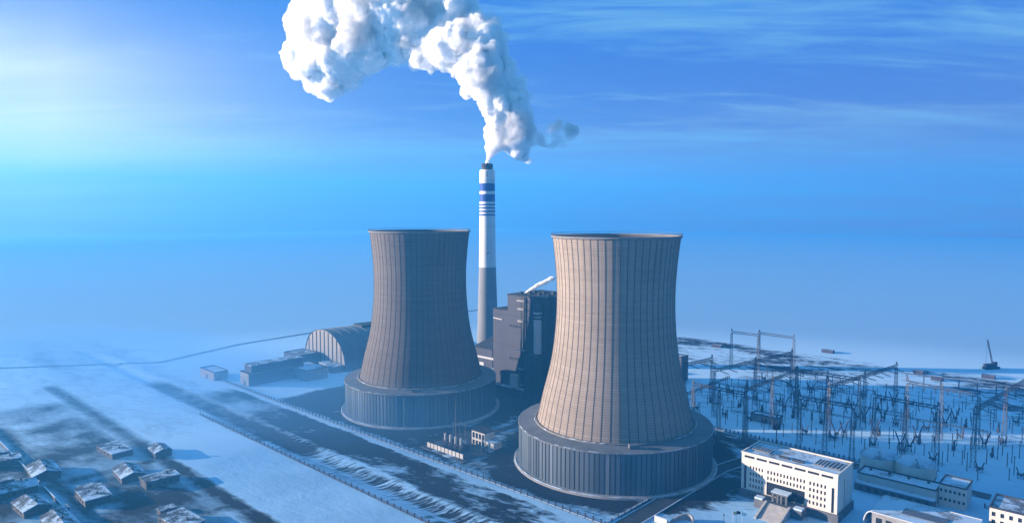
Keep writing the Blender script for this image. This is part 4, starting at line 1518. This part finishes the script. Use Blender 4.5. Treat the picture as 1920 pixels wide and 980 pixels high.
# ------------------------------------------------------------------ plaza: flags, gate, lamps
for k, (px, py, m, lb, hgt) in enumerate(((1374, 990, 'flag_pale', "flagpole flying a pale flag in front of the office steps", 9.5), (1380, 990, 'flag_dark', "flagpole flying a dark flag between the pale and white ones", 9.8), (1391, 990, 'flag_white', "flagpole with a white flag next to the office steps", 8.8))):
    t = thing('flagpole', (*on_ground(px, py),), lb, 'flagpole', 0.1, 'flagpoles on the forecourt')
    MB().tube([(0, 0, 0), (0, 0, hgt)], [0.14, 0.07], 8).build('pole', M['pale'], t)
    f_ = MB()
    nn = 9
    vs_ = []
    for i in range(nn):
        x_ = 0.08 + 2.3 * i / (nn - 1)
        y_ = 0.22 * math.sin(i * 1.1)
        for z_ in (hgt - 1.9 - 0.05 * i, hgt - 0.2 - 0.08 * i):
            for dy in (-0.02, 0.02):
                vs_.append((x_, y_ + dy, z_))
    fs_ = []
    for i in range(nn - 1):
        q = i * 4
        fs_ += [(q, q + 2, q + 6, q + 4), (q + 1, q + 5, q + 7, q + 3), (q + 2, q + 3, q + 7, q + 6), (q, q + 4, q + 5, q + 1)]
    f_.add(vs_, fs_)
    f_.build('flag', M[m], t)
gx, gy = on_ground(1262, 982)
t = thing('gate_wall', (gx, gy), "curved white entrance wall at the bottom beside the dark road", 'wall', PLANT)
cw = MB()
n_ = 20
for i in range(n_):
    a0, a1 = math.pi * i / n_, math.pi * (i + 1) / n_
    r_ = 10.5
    for rr_ in (r_,):
        p0 = (4 + r_ * math.cos(a0) * 0.5, r_ * math.sin(a0), 0)
        p1 = (4 + r_ * math.cos(a1) * 0.5, r_ * math.sin(a1), 0)
        h0 = 1.6 + 1.6 * math.sin(a0)
        cw.bar((p0[0], p0[1], h0 / 2), (p1[0], p1[1], h0 / 2), 0.8, h0)
cw.build('curved_wall', M['kerb'], t)
MB().box(-9, -1.5, -4, -3.2, 0, 3.2).build('straight_wall', M['white_wall'], t)
MB().box(-9.2, -1.3, -4.2, -3.0, 3.21, 3.45).build('coping', M['snow'], t)
for k, (px, py, lb) in enumerate(((1329, 952, "small lamp post on the snowy forecourt by the round wall"), (1357, 978, "small lamp post beside the flagpoles"), (1512, 975, "small lamp post near the foot of the office steps"), (1352, 930, "small lamp post at the kerb of the dark road"))):
    t = thing('lamp_post', on_ground(px, py), lb, 'lamp post', 0, 'lamp posts on the forecourt')
    MB().tube([(0, 0, 0), (0, 0, 3.6)], 0.12, 6).build('pole', M['steel'], t)
    MB().lathe([(0.05, 3.5), (0.42, 3.6), (0.36, 4.3), (0.05, 4.5)], 10).build('lantern', M['steel'], t)


# ------------------------------------------------------------------ village houses
HOUSES = [(82, 890, 18, 11, 'gable'), (242, 893, 16, 10, 'gable'), (215, 848, 20, 10, 'flat'), (140, 850, 15, 9, 'gable'), (20, 925, 18, 11, 'gable'), (175, 935, 17, 10, 'flat'),
          (300, 905, 14, 9, 'flat'), (60, 955, 15, 10, 'gable'), (255, 950, 16, 10, 'gable'), (340, 985, 18, 10, 'flat'), (110, 985, 16, 9, 'gable'), (5, 870, 14, 9, 'flat'), (300, 850, 12, 8, 'gable'), (205, 985, 13, 9, 'flat')]
HL = ["snow roofed house with a broad dark front, at the bend of the village lanes", "dark walled house standing alone at the middle of the village", "long flat roofed house on the upper edge of the village",
      "small gabled house next to the upper village lane", "gabled house at the picture edge below the upper lane", "flat roofed house in the middle of the lowest village rows", "flat roofed house next to the lane crossing by the white track",
      "gabled house near the bottom corner of the village", "gabled house low in the village", "flat roofed house at the bottom of the village beside the long lane", "gabled house cut off at the bottom of the village",
      "small flat roofed house at the picture edge on the upper lane", "tiny gabled house at the corner nearest the white track", "flat roofed hut cut off at the bottom between two gabled houses"]
for k, (px, py, w_, d_, kind) in enumerate(HOUSES):
    x_, y_ = on_ground(px, py)
    rz = PLANT + rp.choice((0, math.pi / 2)) + R(rp.uniform(-4, 4))
    if k in (3, 8, 13):
        continue
    t = thing('village_house', (x_, y_), HL[k], 'house', rz, 'houses of the village')
    w_, d_ = w_ * 1.35, d_ * 1.3
    h_ = rp.uniform(3.4, 4.6)
    wm = M['brick']
    mb = MB()
    ops = [(-w_ / 2 + 1.5 + i * (w_ - 3) / 4, -w_ / 2 + 3.0 + i * (w_ - 3) / 4, 1.2, 2.8) for i in range(4) if i != 1]
    wall_with_openings(mb, -w_ / 2, w_ / 2, 0, h_, ops, 0.3, -d_ / 2)
    mb.add([(w_ / 2, -d_ / 2, 0), (w_ / 2, d_ / 2, 0), (w_ / 2, d_ / 2, h_), (w_ / 2, -d_ / 2, h_)], [(0, 1, 2, 3)])
    mb.add([(w_ / 2, d_ / 2, 0), (-w_ / 2, d_ / 2, 0), (-w_ / 2, d_ / 2, h_), (w_ / 2, d_ / 2, h_)], [(0, 1, 2, 3)])
    mb.add([(-w_ / 2, d_ / 2, 0), (-w_ / 2, -d_ / 2, 0), (-w_ / 2, -d_ / 2, h_), (-w_ / 2, d_ / 2, h_)], [(0, 1, 2, 3)])
    if kind == 'gable':
        for s_ in (-1, 1):
            mb.add([(s_ * w_ / 2, -d_ / 2, h_), (s_ * w_ / 2, d_ / 2, h_), (s_ * w_ / 2, 0, h_ + d_ * 0.16)], [(0, 1, 2)])
    mb.build('wall', wm, t)
    for o in ops:
        pane(t, *o, -d_ / 2 + 0.3)
    MB().box(-w_ / 2 + 1.7 + (w_ - 3) / 4, -w_ / 2 + 3.1 + (w_ - 3) / 4, -d_ / 2 - 0.08, -d_ / 2 - 0.01, 0, 2.6).build('door', M['clad_dark'], t)
    if kind == 'gable':
        r_ = MB()
        e, zr = 0.6, h_ + d_ * 0.16
        for s_ in (-1, 1):
            p = [(-w_ / 2 - e, s_ * (d_ / 2 + e), h_ - e * 0.5), (w_ / 2 + e, s_ * (d_ / 2 + e), h_ - e * 0.5), (w_ / 2 + e, 0, zr + 0.05), (-w_ / 2 - e, 0, zr + 0.05)]
            q = [(a, b2, c + 0.35) for a, b2, c in p]
            r_.add(p + q, [(4, 5, 6, 7), (3, 2, 1, 0), (0, 1, 5, 4), (1, 2, 6, 5), (3, 0, 4, 7)])
        ro = r_.build('roof', M['roofold'], t)
        MB().box(w_ * 0.2, w_ * 0.2 + 0.9, 0.4, 1.3, zr - 0.6, zr + 1.5).build('chimney', M['brick'], ro)
    else:
        ro = MB().box(-w_ / 2 - 0.4, w_ / 2 + 0.4, -d_ / 2 - 0.4, d_ / 2 + 0.4, h_ + 0.003, h_ + 0.45).build('roof', M['roofold'], t)
        MB().box(w_ * 0.2, w_ * 0.2 + 0.9, 0.4, 1.3, h_ + 0.451, h_ + 1.8).build('chimney', M['brick'], ro)

# low sheds packed into the yards between the houses
shed = None
for k in range(46):
    px, py = rp.uniform(-20, 400), rp.uniform(845, 1000)
    if (px - 20) * 0.55 + 812 > py + 40:
        continue
    x_, y_ = on_ground(px, py)
    U_, V_ = to_uv(x_, y_)
    if V_ > 160 or abs(V_ - 108) < 6 or abs(V_ - 52) < 6 or abs(U_ + 372) < 7 or abs(U_ + 478) < 7:
        continue
    if any(math.hypot(x_ - q[0], y_ - q[1]) < 17 for q in [on_ground(h[0], h[1]) for h in HOUSES]):
        continue
    if shed is None:
        shed = thing('village_shed', (x_, y_), "small low dark shed with snow on its flat roof among the village houses", 'shed', PLANT, 'sheds of the village')
        MB().box(-4.2, 4.2, -2.6, 2.6, 0, 2.5).build('wall', M['brick'], shed)
        MB().box(-4.5, 4.5, -2.9, 2.9, 2.503, 2.75).build('roof', M['roofold'], shed)
        MB().box(-1.0, 0.4, -2.68, -2.61, 0, 2.0).build('door', M['clad_dark'], shed)
        o = shed
    else:
        o = copy_tree(shed)
    o.location = (x_, y_, 0)
    o.rotation_euler.z = PLANT + rp.choice((0, math.pi / 2))
# yard walls round the village plots
yw = thing('yard_wall', uv(-690, 100), "low dark yard wall running along the village lane", 'wall', PLANT)
MB().box(0, 205, -0.25, 0.25, 0, 2.0).box(216, 310, -0.25, 0.25, 0, 2.0).build('wall_run', M['brick'], yw)
MB().box(0, 205, -0.35, 0.35, 2.003, 2.2).box(216, 310, -0.35, 0.35, 2.003, 2.2).build('coping', M['snow'], yw)

# ------------------------------------------------------------------ haze: one closed box of even air
TOP = max(v.co.z for v in vap.data.vertices) + 10
hz = MB().box(-5900, 5900, -5900, 5900, -8.0, TOP)
rot = hz.build('haze', None, None, None, 0.0)
rot.rotation_euler.z = PLANT
hm = bpy.data.materials.new("haze_air")
hm.use_nodes = True
hm.node_tree.nodes.clear()
hb = NB(hm.node_tree)
hv = hb.n("ShaderNodeVolumePrincipled", {"Color": (0.055, 0.37, 0.77, 1), "Density": HAZE_DENSITY, "Anisotropy": 0.25})
hb.n("ShaderNodeOutputMaterial", {"Volume": hv.outputs[0]})
rot.data.materials.append(hm)
tag(rot, "pale blue fog hanging over the whole plain", "haze", kind="stuff")

# a low bank of ground fog lying over the village and the fields behind it
fb_ = MB()
N_ = 28
fb_.lathe([(math.cos(math.pi * (i / N_ - 0.5)), math.sin(math.pi * (i / N_ - 0.5))) for i in range(N_ + 1)], 48)
fog = fb_.build('fog_bank', None)
fog.location = (*uv(-660, 235), 6.0)
fog.rotation_euler.z = PLANT + R(8)
fog.scale = (520, 215, 48)
fm = bpy.data.materials.new("ground_fog")
fm.use_nodes = True
fm.node_tree.nodes.clear()
fbn = NB(fm.node_tree)
tco = fbn.n("ShaderNodeTexCoord").outputs["Object"]
ln = fbn.n("ShaderNodeVectorMath", {0: tco}, operation='LENGTH').outputs["Value"]
fnz = fbn.noise(tco, 2.6, 3.0, 0.55)
fd = fbn.math('MULTIPLY', fbn.ramp(fbn.math('ADD', ln, fbn.math('MULTIPLY', fbn.math('SUBTRACT', fnz, 0.5), 0.7)), 1.0, 0.25), 0.0034)
fv = fbn.n("ShaderNodeVolumePrincipled", {"Color": (0.17, 0.50, 0.95, 1), "Density": fd, "Anisotropy": 0.1})
fbn.n("ShaderNodeOutputMaterial", {"Volume": fv.outputs[0]})
fog.data.materials.append(fm)
tag(fog, "pale bank of ground fog lying over the village side of the plain", "fog", kind="stuff")
